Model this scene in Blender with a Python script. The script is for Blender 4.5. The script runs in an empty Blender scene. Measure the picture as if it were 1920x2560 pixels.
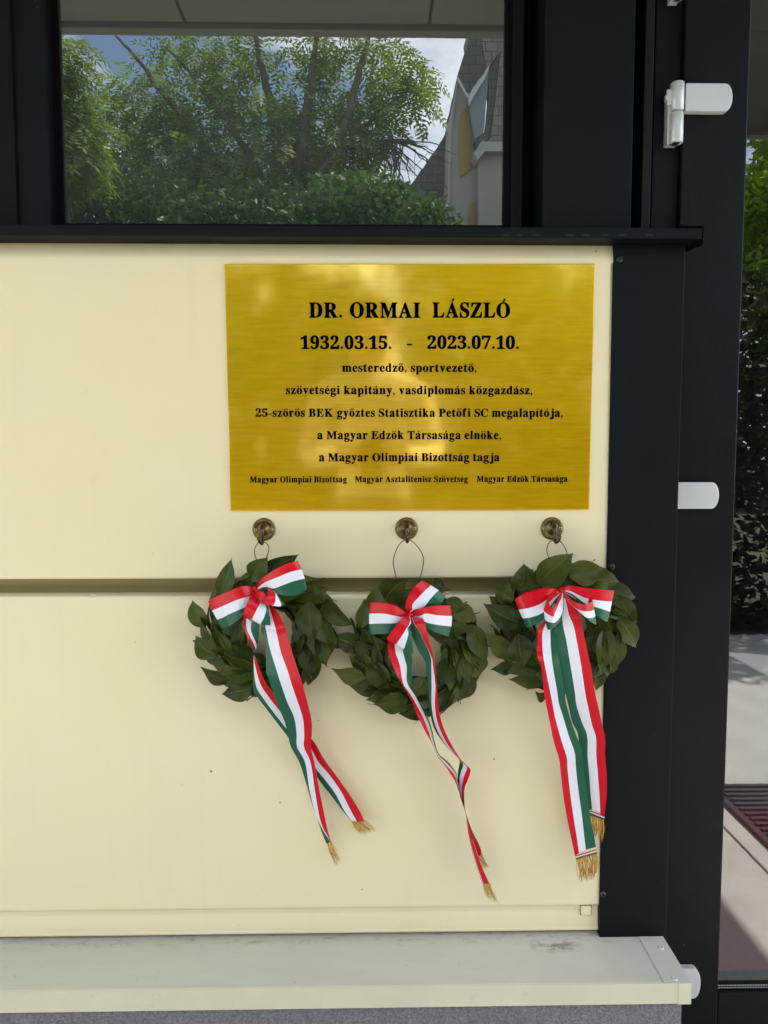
import bpy, bmesh, math, random
import numpy as np
from mathutils import Vector, Matrix, Euler
from mathutils import noise as mnoise

# ------------------------------------------------------------------ camera, sky, sun, exposure
S = bpy.context.scene
COL = S.collection
F = 1775.0                       # focal length in pixels of the 1920 x 2560 photograph
CP = Vector((0.0, -1.15, 1.10))
PITCH, YAW, ROLL = math.radians(4.05), math.radians(0.974), math.radians(-0.046)
fw = Vector((math.sin(YAW)*math.cos(PITCH), math.cos(YAW)*math.cos(PITCH), -math.sin(PITCH)))
rt0 = Vector((math.cos(YAW), -math.sin(YAW), 0))
up0 = rt0.cross(fw)
rt = rt0*math.cos(ROLL) + up0*math.sin(ROLL)
up = up0*math.cos(ROLL) - rt0*math.sin(ROLL)
cam = bpy.data.cameras.new('camera')
cam.sensor_fit = 'HORIZONTAL'; cam.sensor_width = 36.0; cam.lens = 36.0*F/1920.0
cam.clip_start = 0.02; cam.clip_end = 500
camo = bpy.data.objects.new('camera', cam); COL.objects.link(camo)
camo.matrix_world = Matrix(((rt.x, up.x, -fw.x, CP.x), (rt.y, up.y, -fw.y, CP.y), (rt.z, up.z, -fw.z, CP.z), (0, 0, 0, 1)))
S.camera = camo

SUN_EL = math.radians(65); SUN_AZ = Vector((0.95, -0.31, 0)).normalized()
SUN_DIR = Vector((SUN_AZ.x*math.cos(SUN_EL), SUN_AZ.y*math.cos(SUN_EL), math.sin(SUN_EL)))
W = bpy.data.worlds.new('World'); S.world = W; W.use_nodes = True
wn = W.node_tree.nodes; wl = W.node_tree.links
bg = wn['Background']; bg.inputs['Strength'].default_value = 0.12
sky = wn.new('ShaderNodeTexSky'); sky.sky_type = 'NISHITA'; sky.sun_disc = False
sky.sun_elevation = SUN_EL; sky.sun_rotation = math.atan2(SUN_AZ.x, SUN_AZ.y)
tc = wn.new('ShaderNodeTexCoord'); nz = wn.new('ShaderNodeTexNoise')
nz.inputs['Scale'].default_value = 3.2; nz.inputs['Detail'].default_value = 7; nz.inputs['Roughness'].default_value = 0.55
mp = wn.new('ShaderNodeMapping'); mp.inputs['Scale'].default_value = (1, 1, 2.2)
cr = wn.new('ShaderNodeValToRGB'); cr.color_ramp.elements[0].position = 0.42; cr.color_ramp.elements[1].position = 0.66
mx = wn.new('ShaderNodeMixRGB'); mx.inputs[2].default_value = (12.0, 12.3, 13.0, 1)
wl.new(tc.outputs['Generated'], mp.inputs['Vector']); wl.new(mp.outputs[0], nz.inputs['Vector'])
wl.new(nz.outputs['Fac'], cr.inputs[0]); wl.new(cr.outputs[0], mx.inputs[0]); wl.new(sky.outputs[0], mx.inputs[1])
wl.new(mx.outputs[0], bg.inputs['Color'])
sl = bpy.data.lights.new('sun', 'SUN'); sl.energy = 4.0; sl.angle = math.radians(0.55); sl.color = (1, 0.95, 0.87)
so = bpy.data.objects.new('sun', sl); COL.objects.link(so)
so.rotation_euler = (-SUN_DIR).to_track_quat('-Z', 'Y').to_euler(); so.location = SUN_DIR*30
S.view_settings.view_transform = 'Standard'; S.view_settings.look = 'None'
S.view_settings.exposure = 1.92; S.view_settings.gamma = 1
S.cycles.use_denoising = True
S.cycles.max_bounces = 8; S.cycles.transparent_max_bounces = 12

# ------------------------------------------------------------------ helpers
def at(px, py, Y):
    d = fw*F + rt*(px-960) - up*(py-1280)
    return CP + d*((Y-CP.y)/d.y)
def crop(ox, oy, s):
    return lambda p: (ox+p[0]/s, oy+p[1]/s)
def tag(o, label=None, cat=None, group=None, kind=None):
    if label: o['label'] = label
    if cat: o['category'] = cat
    if group: o['group'] = group
    if kind: o['kind'] = kind
    return o
def empty(name, loc, label, cat, group=None):
    o = bpy.data.objects.new(name, None); COL.objects.link(o); o.location = loc; o.empty_display_size = 0.05
    return tag(o, label, cat, group)
def root_of(o):
    m = Vector((0, 0, 0))
    while o is not None:
        m += o.location; o = o.parent
    return m

class MB:
    def __init__(s): s.v = []; s.f = []; s.m = []; s.uv = []; s.sm = []
    def add(s, vs, fs, m=0, smooth=False, uvs=None):
        b = len(s.v); s.v += [tuple(p) for p in vs]
        for k, f in enumerate(fs):
            s.f.append([b+i for i in f]); s.m.append(m); s.sm.append(smooth)
            s.uv.append(uvs[k] if uvs else None)
        return s
    def box(s, x0, x1, y0, y1, z0, z1, m=0):
        v = [(x0,y0,z0),(x1,y0,z0),(x1,y1,z0),(x0,y1,z0),(x0,y0,z1),(x1,y0,z1),(x1,y1,z1),(x0,y1,z1)]
        return s.add(v, [(0,3,2,1),(4,5,6,7),(0,1,5,4),(1,2,6,5),(2,3,7,6),(3,0,4,7)], m)
    def prism(s, poly, y0, y1, m=0):     # polygon in x-z, extruded along y
        n = len(poly)
        v = [(p[0], y0, p[1]) for p in poly] + [(p[0], y1, p[1]) for p in poly]
        f = [list(range(n)), list(range(2*n-1, n-1, -1))] + [(i, i+n, (i+1) % n + n, (i+1) % n) for i in range(n)]
        return s.add(v, f, m)
    def extrude_x(s, poly, x0, x1, m=0, smooth=False):  # polygon in y-z, extruded along x
        n = len(poly)
        v = [(x0, p[0], p[1]) for p in poly] + [(x1, p[0], p[1]) for p in poly]
        f = [list(range(n)), list(range(2*n-1, n-1, -1))] + [(i, i+n, (i+1) % n + n, (i+1) % n) for i in range(n)]
        return s.add(v, f, m, smooth)
    def tube(s, pts, r, n=8, m=0, cap=True):
        pts = [Vector(p) for p in pts]; R = r if isinstance(r, (list, tuple)) else [r]*len(pts)
        vs = []; prev = None
        for i, p in enumerate(pts):
            t = (pts[min(i+1, len(pts)-1)]-pts[max(i-1, 0)]).normalized()
            a = prev if prev else (Vector((0,0,1)) if abs(t.z) < .9 else Vector((1,0,0)))
            u = (a - t*a.dot(t)); u = u.normalized() if u.length > 1e-6 else t.orthogonal().normalized()
            w = t.cross(u); prev = u
            for k in range(n):
                an = 2*math.pi*k/n; vs.append(p+(u*math.cos(an)+w*math.sin(an))*R[i])
        fs = [(i*n+k, i*n+(k+1) % n, (i+1)*n+(k+1) % n, (i+1)*n+k) for i in range(len(pts)-1) for k in range(n)]
        if cap: fs += [list(range(n))[::-1], [(len(pts)-1)*n+k for k in range(n)]]
        return s.add(vs, fs, m, True)
    def lathe(s, prof, c, n=40, m=0):   # profile of (radius, y) about an axis along y through c
        vs = []; fs = []
        for (r, y) in prof:
            for k in range(n):
                a = 2*math.pi*k/n; vs.append((c[0]+r*math.cos(a), c[1]+y, c[2]+r*math.sin(a)))
        for i in range(len(prof)-1):
            for k in range(n):
                fs.append((i*n+k, (i+1)*n+k, (i+1)*n+(k+1) % n, i*n+(k+1) % n))
        fs.append([(len(prof)-1)*n+k for k in range(n)]); 
        return s.add(vs, fs, m, True)
    def build(s, name, mats, parent=None, bevel=0, solid=0, subsurf=0, seg=2):
        me = bpy.data.meshes.new(name); me.from_pydata(s.v, [], s.f)
        for mt in (mats if isinstance(mats, (list, tuple)) else [mats]): me.materials.append(mt)
        me.polygons.foreach_set('material_index', s.m); me.polygons.foreach_set('use_smooth', s.sm)
        if any(u is not None for u in s.uv):
            L = me.uv_layers.new(name='UVMap')
            for p, u in zip(me.polygons, s.uv):
                if u is not None:
                    for li, q in zip(p.loop_indices, u): L.data[li].uv = q
        me.update(); 
        return link(name, me, parent, bevel, solid, subsurf, seg)
def link(name, me, parent=None, bevel=0, solid=0, subsurf=0, seg=2):
    o = bpy.data.objects.new(name, me); COL.objects.link(o)
    if parent is not None:
        o.parent = parent; off = root_of(parent); 
        me.transform(Matrix.Translation(-off))
    if bevel:
        b = o.modifiers.new('bevel', 'BEVEL'); b.width = bevel; b.segments = seg; b.limit_method = 'ANGLE'; b.harden_normals = False
    if solid:
        b = o.modifiers.new('solid', 'SOLIDIFY'); b.thickness = solid; b.offset = 0
    if subsurf:
        b = o.modifiers.new('sub', 'SUBSURF'); b.levels = subsurf; b.render_levels = subsurf
    return o

# ------------------------------------------------------------------ materials
class NT:
    def __init__(s, name):
        s.mat = bpy.data.materials.new(name); s.mat.use_nodes = True
        s.n = s.mat.node_tree.nodes; s.l = s.mat.node_tree.links; s.b = s.n['Principled BSDF']; s.out = s.n['Material Output']
        s._tc = None
    def tc(s, k='Object'):
        if s._tc is None: s._tc = s.n.new('ShaderNodeTexCoord')
        return s._tc.outputs[k]
    def pos(s):
        g = s.n.new('ShaderNodeNewGeometry'); return g.outputs['Position']
    def new(s, t, **kw):
        nd = s.n.new(t)
        for k, v in kw.items(): setattr(nd, k, v)
        return nd
    def noise(s, scale, detail=4, rough=.55, stretch=(1,1,1), coord=None, dist=0):
        m = s.new('ShaderNodeMapping'); m.inputs['Scale'].default_value = stretch
        s.l.new(coord or s.pos(), m.inputs[0])
        n = s.new('ShaderNodeTexNoise'); n.inputs['Scale'].default_value = scale; n.inputs['Detail'].default_value = detail
        n.inputs['Roughness'].default_value = rough; n.inputs['Distortion'].default_value = dist
        s.l.new(m.outputs[0], n.inputs['Vector']); return n.outputs['Fac']
    def ramp(s, fac, stops, mode='LINEAR'):
        r = s.new('ShaderNodeValToRGB'); r.color_ramp.interpolation = mode; e = r.color_ramp.elements
        while len(e) < len(stops): e.new(0.5)
        for i, (p, c) in enumerate(stops):
            e[i].position = p; e[i].color = (c, c, c, 1) if isinstance(c, (int, float)) else (*c, 1)
        s.l.new(fac, r.inputs[0]); return r.outputs[0]
    def mix(s, fac, a, b, mode='MIX'):
        m = s.new('ShaderNodeMixRGB', blend_type=mode)
        for i, v in ((0, fac), (1, a), (2, b)):
            if isinstance(v, (int, float)): m.inputs[i].default_value = v if i == 0 else (v, v, v, 1)
            elif isinstance(v, tuple): m.inputs[i].default_value = (*v, 1)
            else: s.l.new(v, m.inputs[i])
        return m.outputs[0]
    def math(s, op, a, b=0.0):
        m = s.new('ShaderNodeMath', operation=op)
        for i, v in ((0, a), (1, b)):
            if isinstance(v, (int, float)): m.inputs[i].default_value = v
            else: s.l.new(v, m.inputs[i])
        return m.outputs[0]
    def set(s, k, v):
        i = s.b.inputs[k]
        if isinstance(v, tuple): i.default_value = (*v, 1) if len(v) == 3 and i.type == 'RGBA' else v
        elif isinstance(v, (int, float)): i.default_value = v
        else: s.l.new(v, i)
        return s
    def bump(s, h, strength=.3, dist=.001):
        b = s.new('ShaderNodeBump'); b.inputs['Strength'].default_value = strength; b.inputs['Distance'].default_value = dist
        s.l.new(h, b.inputs['Height']); s.l.new(b.outputs[0], s.b.inputs['Normal']); return s
def plain(name, col, rough=.5, metal=0, spec=.5):
    t = NT(name); t.set('Base Color', col).set('Roughness', rough).set('Metallic', metal).set('Specular IOR Level', spec)
    return t.mat

def mk_cream():
    t = NT('cream_metal')
    n = t.noise(3.0, 3); big = t.noise(9, 5, .6)
    c = t.mix(t.ramp(n, [(.35, 0.), (.7, 1.)]), (.79, .690, .422), (.775, .681, .452))
    spots = t.ramp(t.noise(75, 2, .4), [(.755, 0.), (.78, 1.)])
    mask = t.ramp(t.noise(4.3, 2), [(.55, 0.), (.68, .8)])
    c = t.mix(t.math('MULTIPLY', spots, mask), c, (.42, .34, .17))
    smear = t.ramp(t.noise(11, 5, .65, (1, 1, .6)), [(.60, 0.), (.78, .28)])
    c = t.mix(smear, c, (.70, .60, .36))
    runs = t.ramp(t.noise(26, 5, .6, (1, 1, .035)), [(.56, 0.), (.80, .30)])
    c = t.mix(t.math('MULTIPLY', runs, t.ramp(t.noise(3.1, 2), [(.4, 0.), (.65, 1.)])), c, (.60, .53, .345))
    grime = t.ramp(t.noise(46, 6, .75, (1, 1, .8), dist=.6), [(.60, 0.), (.80, .22)])
    c = t.mix(grime, c, (.56, .48, .30))
    t.set('Base Color', c).set('Roughness', t.ramp(big, [(.3, .32), (.7, .48)])).set('Specular IOR Level', .42)
    t.bump(t.noise(4.5, 2), .22, .006)
    return t.mat
def mk_black(name, base=(.0042, .0054, .0062), grain=0., rough=.46, spec=.11):
    t = NT(name)
    n = t.noise(7, 4); dust = t.ramp(t.noise(160, 2, .5), [(.745, 0.), (.775, 1.)])
    dm = t.ramp(t.noise(9, 2), [(.56, 0.), (.66, .6)])
    c = t.mix(n, base, tuple(min(1, b*1.25) for b in base))
    c = t.mix(t.math('MULTIPLY', dust, dm), c, (.12, .125, .125))
    film = t.ramp(t.noise(17, 6, .7), [(.55, 0.), (.85, .10)])
    c = t.mix(film, c, (.045, .05, .055))
    t.set('Base Color', c).set('Roughness', t.ramp(n, [(.3, rough-.05), (.7, rough+.08)])).set('Specular IOR Level', spec)
    if grain: t.bump(t.noise(130, 3, .6, (6, 6, .35)), grain, .0006)
    else: t.bump(t.noise(420, 2), .06, .0004)
    return t.mat
def mk_sill(top):
    t = NT('sill_metal_top' if top else 'sill_metal_front')
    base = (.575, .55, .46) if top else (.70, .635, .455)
    n = t.noise(6, 6, .65, (1, 2.2, 1)); n2 = t.noise(28, 5, .7, (1, 2.5, 1))
    c = t.mix(t.ramp(n, [(.35, 0.), (.75, 1.)]), base, tuple(x*.90 for x in base))
    c = t.mix(t.ramp(n2, [(.62, 0.), (.80, .35)]), c, (.34, .32, .265))
    sp = t.ramp(t.noise(120, 3, .6), [(.70, 0.), (.74, .8)])
    c = t.mix(t.math('MULTIPLY', sp, t.ramp(t.noise(7, 2), [(.45, 0.), (.6, 1.)])), c, (.10, .085, .06))
    if top:   # brown scuff marks where water collects beside the post
        sep = t.new('ShaderNodeSeparateXYZ'); t.l.new(t.pos(), sep.inputs[0])
        dx = t.math('SUBTRACT', sep.outputs[0], .305); dx = t.math('MULTIPLY', dx, 18.)
        dy = t.math('SUBTRACT', sep.outputs[1], -.022); dy = t.math('MULTIPLY', dy, 48.)
        rr = t.math('ADD', t.math('MULTIPLY', dx, dx), t.math('MULTIPLY', dy, dy))
        sc = t.ramp(rr, [(0, 1.), (1, 0.)])
        st = t.ramp(t.noise(60, 5, .7, (.55, 1.3, 1)), [(.48, 0.), (.64, .75)])
        c = t.mix(t.math('MULTIPLY', sc, st), c, (.115, .085, .06))
        ed = t.ramp(t.math('ADD', t.math('MULTIPLY', sep.outputs[1], 30.), 1.1), [(.35, 0.), (1., .9)])
        st2 = t.ramp(t.noise(34, 6, .75, (1, 2, 1)), [(.52, 0.), (.68, .55)])
        c = t.mix(t.math('MULTIPLY', ed, st2), c, (.14, .125, .10))
    t.set('Base Color', c).set('Roughness', .48).set('Specular IOR Level', .4)
    t.bump(n2, .12, .002)
    return t.mat
def mk_stucco():
    t = NT('grey_stucco')
    g = t.noise(260, 4, .7); big = t.noise(8, 3)
    c = t.mix(t.ramp(g, [(.3, 0.), (.7, 1.)]), (.105, .104, .106), (.31, .308, .312))
    c = t.mix(t.ramp(big, [(.3, 0.), (.8, .3)]), c, (.17, .17, .175))
    t.set('Base Color', c).set('Roughness', .9).bump(g, 1.0, .004)
    return t.mat
def mk_brass():
    t = NT('brushed_brass')
    st = t.noise(30, 6, .7, (.5, 1, 7)); fine = t.noise(220, 3, .6, (.12, 1, 3)); bl = t.noise(5, 4, .6, (1, 1, 1.7), dist=.6)
    c = t.mix(t.ramp(st, [(.3, 0.), (.72, 1.)]), (.82, .462, .003), (.98, .615, .010))
    c = t.mix(t.ramp(bl, [(.35, 0.), (.75, .55)]), c, (.78, .48, .008))
    wipes = t.ramp(t.noise(14, 5, .7, (.7, 1, 3.2), dist=1.5), [(.60, 0.), (.74, .75)])
    c = t.mix(wipes, c, (.90, .60, .05))
    sp = t.ramp(t.noise(240, 1), [(.80, 0.), (.84, .6)])
    c = t.mix(sp, c, (.36, .22, .02))
    t.set('Base Color', c).set('Metallic', 1.0).set('Anisotropic', .55)
    r = t.mix(.45, t.ramp(st, [(.3, .40), (.7, .48)]), t.ramp(bl, [(.3, .38), (.75, .50)]))
    t.l.new(r, t.b.inputs['Roughness'])
    tg = t.new('ShaderNodeTangent'); tg.direction_type = 'RADIAL'; tg.axis = 'Z'
    t.l.new(tg.outputs[0], t.b.inputs['Tangent'])
    t.bump(fine, .035, .0005)
    gl = t.new('ShaderNodeBsdfGlossy'); gl.inputs['Roughness'].default_value = .075; gl.inputs['Color'].default_value = (.96, .70, .20, 1)
    bp = t.new('ShaderNodeBump'); bp.inputs['Strength'].default_value = .04; bp.inputs['Distance'].default_value = .004
    t.l.new(t.noise(9, 2, .5, (1, 1, 1.6)), bp.inputs['Height']); t.l.new(bp.outputs[0], gl.inputs['Normal'])
    m = t.new('ShaderNodeMixShader'); m.inputs[0].default_value = .26
    t.l.new(t.b.outputs[0], m.inputs[1]); t.l.new(gl.outputs[0], m.inputs[2]); t.l.new(m.outputs[0], t.out.inputs[0])
    return t.mat
def mk_leaf():
    t = NT('wreath_leaf')
    u = t.new('ShaderNodeUVMap'); sep = t.new('ShaderNodeSeparateXYZ'); t.l.new(u.outputs[0], sep.inputs[0])
    at_ = t.new('ShaderNodeAttribute', attribute_name='tint'); 
    d = t.math('ABSOLUTE', t.math('SUBTRACT', sep.outputs[0], .5))
    mid = t.ramp(d, [(.0, 1.), (.012, .7), (.035, 0.)])
    vein = t.math('ADD', t.math('MULTIPLY', sep.outputs[1], 9.0), t.math('MULTIPLY', d, -7.5))
    vv = t.math('ABSOLUTE', t.math('SUBTRACT', t.math('FRACT', vein), .5))
    vs = t.ramp(vv, [(.0, .55), (.05, 0.)])
    n = t.noise(45, 4, .6); n2 = t.noise(170, 4, .6)
    c = t.mix(at_.outputs['Fac'], (.011, .022, .0018), (.052, .078, .0060))
    c = t.mix(t.ramp(at_.outputs['Fac'], [(.90, 0.), (.97, .55)]), c, (.085, .072, .018))
    c = t.mix(t.ramp(n, [(.35, 0.), (.75, .55)]), c, (.060, .074, .009))
    c = t.mix(t.math('MULTIPLY', vs, .5), c, (.06, .085, .025))
    c = t.mix(t.math('MULTIPLY', mid, .75), c, (.085, .115, .030))
    g = t.new('ShaderNodeNewGeometry')
    c = t.mix(t.math('MULTIPLY', g.outputs['Backfacing'], .75), c, (.075, .105, .05))
    dust = t.math('MULTIPLY', t.ramp(t.noise(26, 3), [(.66, 0.), (.74, .8)]), t.ramp(n2, [(.5, 0.), (.62, .6)]))
    c = t.mix(dust, c, (.17, .19, .14))
    t.set('Base Color', c).set('Roughness', t.ramp(n, [(.3, .26), (.75, .42)])).set('Specular IOR Level', .26)
    h = t.math('ADD', t.math('MULTIPLY', mid, .6), t.math('ADD', t.math('MULTIPLY', vs, .22), t.math('MULTIPLY', n, .5)))
    t.bump(h, .45, .0016)
    return t.mat
def mk_satin(name, col):
    t = NT(name)
    n = t.noise(24, 3, .5); w = t.noise(900, 1)
    c = t.mix(t.ramp(n, [(.3, 0.), (.7, .3)]), col, tuple(x*.86 for x in col))
    t.set('Base Color', c).set('Roughness', .27).set('Specular IOR Level', .38)
    t.bump(t.noise(38, 3, .5), .5, .0030)
    return t.mat
def mk_foliage(name, a, b, trans=.35):
    t = NT(name)
    at_ = t.new('ShaderNodeAttribute', attribute_name='tint')
    c = t.mix(at_.outputs['Fac'], a, b)
    t.set('Base Color', c).set('Roughness', .5).set('Specular IOR Level', .35)
    tr = t.new('ShaderNodeBsdfTranslucent'); t.l.new(t.mix(1., c, (1.9, 2.1, .7), 'MULTIPLY'), tr.inputs[0])
    m = t.new('ShaderNodeMixShader'); m.inputs[0].default_value = trans
    t.l.new(t.b.outputs[0], m.inputs[1]); t.l.new(tr.outputs[0], m.inputs[2]); t.l.new(m.outputs[0], t.out.inputs[0])
    return t.mat
def mk_glass(name, refl, veil, veil_col, clear):
    # pane: mirror reflection + a pale film on the glass (+ see-through where clear)
    t = NT(name)
    gl = t.new('ShaderNodeBsdfGlossy'); gl.inputs['Roughness'].default_value = 0.0
    bp = t.new('ShaderNodeBump'); bp.inputs['Strength'].default_value = .013; bp.inputs['Distance'].default_value = .002
    t.l.new(t.noise(16, 2, .5, (1.6, 1, .5)), bp.inputs['Height']); t.l.new(bp.outputs[0], gl.inputs['Normal'])
    gl.inputs['Color'].default_value = (.97, 1, .98, 1)
    df = t.new('ShaderNodeBsdfDiffuse')
    t.l.new(t.mix(t.ramp(t.noise(2.5, 3), [(.3, 0.), (.7, 1.)]), veil_col, tuple(x*.75 for x in veil_col)), df.inputs[0])
    tr = t.new('ShaderNodeBsdfTransparent'); tr.inputs[0].default_value = (.82, .86, .84, 1)
    m1 = t.new('ShaderNodeMixShader'); m1.inputs[0].default_value = clear
    t.l.new(df.outputs[0], m1.inputs[1]); t.l.new(tr.outputs[0], m1.inputs[2])
    fr = t.new('ShaderNodeFresnel'); fr.inputs[0].default_value = 1.5
    fac = t.math('MINIMUM', t.math('ADD', t.math('MULTIPLY', fr.outputs[0], 1.0), refl), .95)
    m2 = t.new('ShaderNodeMixShader'); t.l.new(fac, m2.inputs[0])
    t.l.new(m1.outputs[0], m2.inputs[1]); t.l.new(gl.outputs[0], m2.inputs[2])
    gm = t.new('ShaderNodeNewGeometry'); t2 = t.new('ShaderNodeBsdfTransparent'); m3 = t.new('ShaderNodeMixShader')   # the inner faces of the pane stay clear
    t.l.new(gm.outputs['Backfacing'], m3.inputs[0]); t.l.new(m2.outputs[0], m3.inputs[1]); t.l.new(t2.outputs[0], m3.inputs[2])
    t.l.new(m3.outputs[0], t.out.inputs[0]); return t.mat
def mk_pavement():
    t = NT('concrete_pavement')
    n = t.noise(5, 6, .65); f = t.noise(90, 4, .7)
    c = t.mix(t.ramp(n, [(.3, 0.), (.7, 1.)]), (.43, .41, .375), (.55, .525, .48))
    c = t.mix(t.ramp(f, [(.5, 0.), (.8, .4)]), c, (.22, .21, .19))
    t.set('Base Color', c).set('Roughness', .85).bump(f, .4, .004); return t.mat
def mk_tiles(name, a, b, sx, sz):
    t = NT(name)
    br = t.new('ShaderNodeTexBrick'); br.inputs['Scale'].default_value = 1.0
    br.inputs['Color1'].default_value = (*a, 1); br.inputs['Color2'].default_value = (*b, 1); br.inputs['Mortar'].default_value = (*[x*.35 for x in a], 1)
    br.inputs['Mortar Size'].default_value = .012; br.inputs['Brick Width'].default_value = sx; br.inputs['Row Height'].default_value = sz
    mp_ = t.new('ShaderNodeMapping'); sep = t.new('ShaderNodeSeparateXYZ'); cmb = t.new('ShaderNodeCombineXYZ')
    t.l.new(t.pos(), sep.inputs[0]); t.l.new(t.math('ADD', sep.outputs[0], t.math('MULTIPLY', sep.outputs[1], .7)), cmb.inputs[0]); t.l.new(sep.outputs[2], cmb.inputs[1])
    t.l.new(cmb.outputs[0], br.inputs['Vector'])
    t.set('Base Color', br.outputs[0]).set('Roughness', .7); return t.mat
M = dict(
    cream=mk_cream(), groove=plain('groove_metal', (.30, .255, .105), .5),
    black=mk_black('black_metal'), frame=mk_black('black_grained_frame', (.0038, .0046, .0056), .5, .42, .13),
    sill=mk_sill(True), sillf=mk_sill(False), stucco=mk_stucco(), brass=mk_brass(), leaf=mk_leaf(),
    red=mk_satin('ribbon_red', (.60, .0015, .012)), white=mk_satin('ribbon_white', (.78, .78, .84)), green=mk_satin('ribbon_green', (.012, .100, .052)),
    ink=plain('black_engraved_paint', (.004, .004, .003), .6, 0, .08), alu=plain('silver_alu', (.60, .62, .60), .36, .3),
    gasket=plain('black_rubber', (.003, .003, .003), .6, 0, .1), wire=plain('dark_wire', (.05, .05, .035), .45, .6),
    pave=mk_pavement(), straw=plain('wreath_core', (.05, .045, .02), .9), twig=plain('twig', (.06, .045, .03), .8))
def mk_bronze():
    t = NT('aged_brass')
    n = t.noise(140, 4, .7); c = t.mix(t.ramp(n, [(.35, 0.), (.7, 1.)]), (.10, .075, .03), (.30, .22, .075))
    t.set('Base Color', c).set('Metallic', .85).set('Roughness', t.ramp(n, [(.3, .3), (.7, .5)])).bump(n, .5, .0006); return t.mat
M['bronze'] = mk_bronze(); M['darkbronze'] = plain('dark_bronze', (.09, .065, .04), .26, .9)
def mk_gold():
    t = NT('gold_thread'); n = t.noise(300, 2, .5, (3, 3, .3))
    t.set('Base Color', t.mix(n, (.40, .19, .012), (.70, .40, .05))).set('Roughness', .4).set('Metallic', .25); return t.mat
M['gold'] = mk_gold()

# ------------------------------------------------------------------ planes of the facade
YL = -0.030                                            # front of the black ledge
z_ledge_top = at(880, 565, YL).z; z_ledge_bot = at(880, 592.5, YL).z
_zb = at(1763, 602, YL).z
YD = next(y/1000 for y in range(0, 150) if at(1721, 643, y/1000).z <= _zb) if at(1721, 643, .0).z > _zb else .045
YD = max(.026, min(.08, YD))
YP = -0.004                                            # front of the corner post
z_sill = at(1576, 2343.5, YP).z
YS = -0.10
for k in range(400):
    y = -0.02-k*.0005
    if at(929, 2468, y).z >= z_sill: YS = y; break
z_sill_bot = at(929, 2519, YS).z
z_gt = at(929, 1446, 0).z; z_gb = at(929, 1488.5, 0).z
z_lip = at(929, 2272, 0).z; z_pb = at(929, 2334, .004).z
x_post = at(1519, 1400, YP).x; x_post_r = at(1693, 1350, YP).x
YG = 0.082                                             # window glass
XL = -2.2                                              # facade carries on past the left edge of the photo

def rounded_panel(x0, x1, z0, z1, y, r=.006, depth=.036):
    """sheet-metal cassette: flat face with softly rolled edges returning into the wall"""
    mb = MB(); prof = []
    for k in range(6):
        a = k/5*math.pi/2; prof.append((r-r*math.sin(a), r-r*math.cos(a)))   # (inset, back)
    rings = [(0, depth)] + [(i, b) for i, b in prof[::-1]][::-1][0:0]
    seq = [(0.0, depth)] + [(r*(1-math.cos(k/6*math.pi/2)), r*(1-math.sin(k/6*math.pi/2))) for k in range(7)]
    vs = []
    for ins, bk in seq:
        vs += [(x0+ins, y+bk, z0+ins), (x1-ins, y+bk, z0+ins), (x1-ins, y+bk, z1-ins), (x0+ins, y+bk, z1-ins)]
    fs = []
    for i in range(len(seq)-1):
        for k in range(4): fs.append((i*4+k, i*4+(k+1) % 4, (i+1)*4+(k+1) % 4, (i+1)*4+k))
    mb.add(vs, fs, 0, True)
    L = (len(seq)-1)*4; mb.f.append([L, L+1, L+2, L+3]); mb.m.append(0); mb.sm.append(False); mb.uv.append(None)
    return mb

# cream wall of two cassette panels
CHIP2 = plain('bare_edge', (.034, .036, .038), .6); CHIP = plain('worn_paint', (.22, .19, .12), .8)
wall = empty('cream_wall', (0, .05, z_sill), 'cream metal clad wall panels carrying the brass plaque and the three wreaths', 'wall')
up_mb = rounded_panel(XL, x_post+.002, z_gt, z_ledge_bot+.04, 0); zr0 = z_ledge_bot-.030
up_mb.v = [((x, y, z) if z < zr0-.001 else (x, y, zr0)) if y > .0001 or z < zr0-.001 else (x, y, zr0) for x, y, z in up_mb.v]
roll = [(0.0, zr0)] + [(.034*(1-math.cos(a)), zr0+.046*math.sin(a)) for a in [k/12*math.pi/2 for k in range(1, 13)]]
n_ = len(roll); up_mb.add([(XL, y, z) for y, z in roll]+[(x_post+.002, y, z) for y, z in roll], [(k+n_, k+n_+1, k+1, k) for k in range(n_-1)], 0, True)
up_mb.build('upper_panel', M['cream'], wall)
rounded_panel(XL, x_post+.002, z_lip, z_gb, 0).build('lower_panel', M['cream'], wall)
MB().box(XL, x_post+.03, .038, .055, z_pb, z_ledge_bot+.02).build('backing', M['groove'], wall)
_zt = z_lip-.0015
tr = MB().extrude_x([(.0065, _zt), (.008, _zt-.010), (.005, z_pb+.008), (.003, z_pb+.003), (.006, z_pb), (.0375, z_pb), (.0375, _zt)], XL, x_post+.0005)
tr.build('bottom_trim', M['cream'], wall, bevel=.0015)
# pressed tab in the trim near its end
tb = MB(); q = [at(1452, 2264, .0055), at(1477, 2264, .0055), at(1477, 2286, .0055), at(1452, 2285, .0055)]
tb.prism([(p.x, p.z) for p in q], .0028, .0062).build('pressed_tab', M['cream'], wall, bevel=.001)
MB().prism([(p.x+(-.0012 if i in (0, 3) else .0012), p.z+(.0006 if i < 2 else -.0012)) for i, p in enumerate(q)], .0048, .0064).build('tab_outline', M['groove'], wall)
for (px, py) in ((234, 1487), (826, 1480), (1116, 1480)):   # slotted drain lips on top of the lower cassette
    p = at(px, py, .002); MB().box(p.x-.005, p.x+.005, -.0012, .003, p.z-.001, p.z+.0006).build('drain_lip', M['cream'], wall, bevel=.0006)

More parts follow.
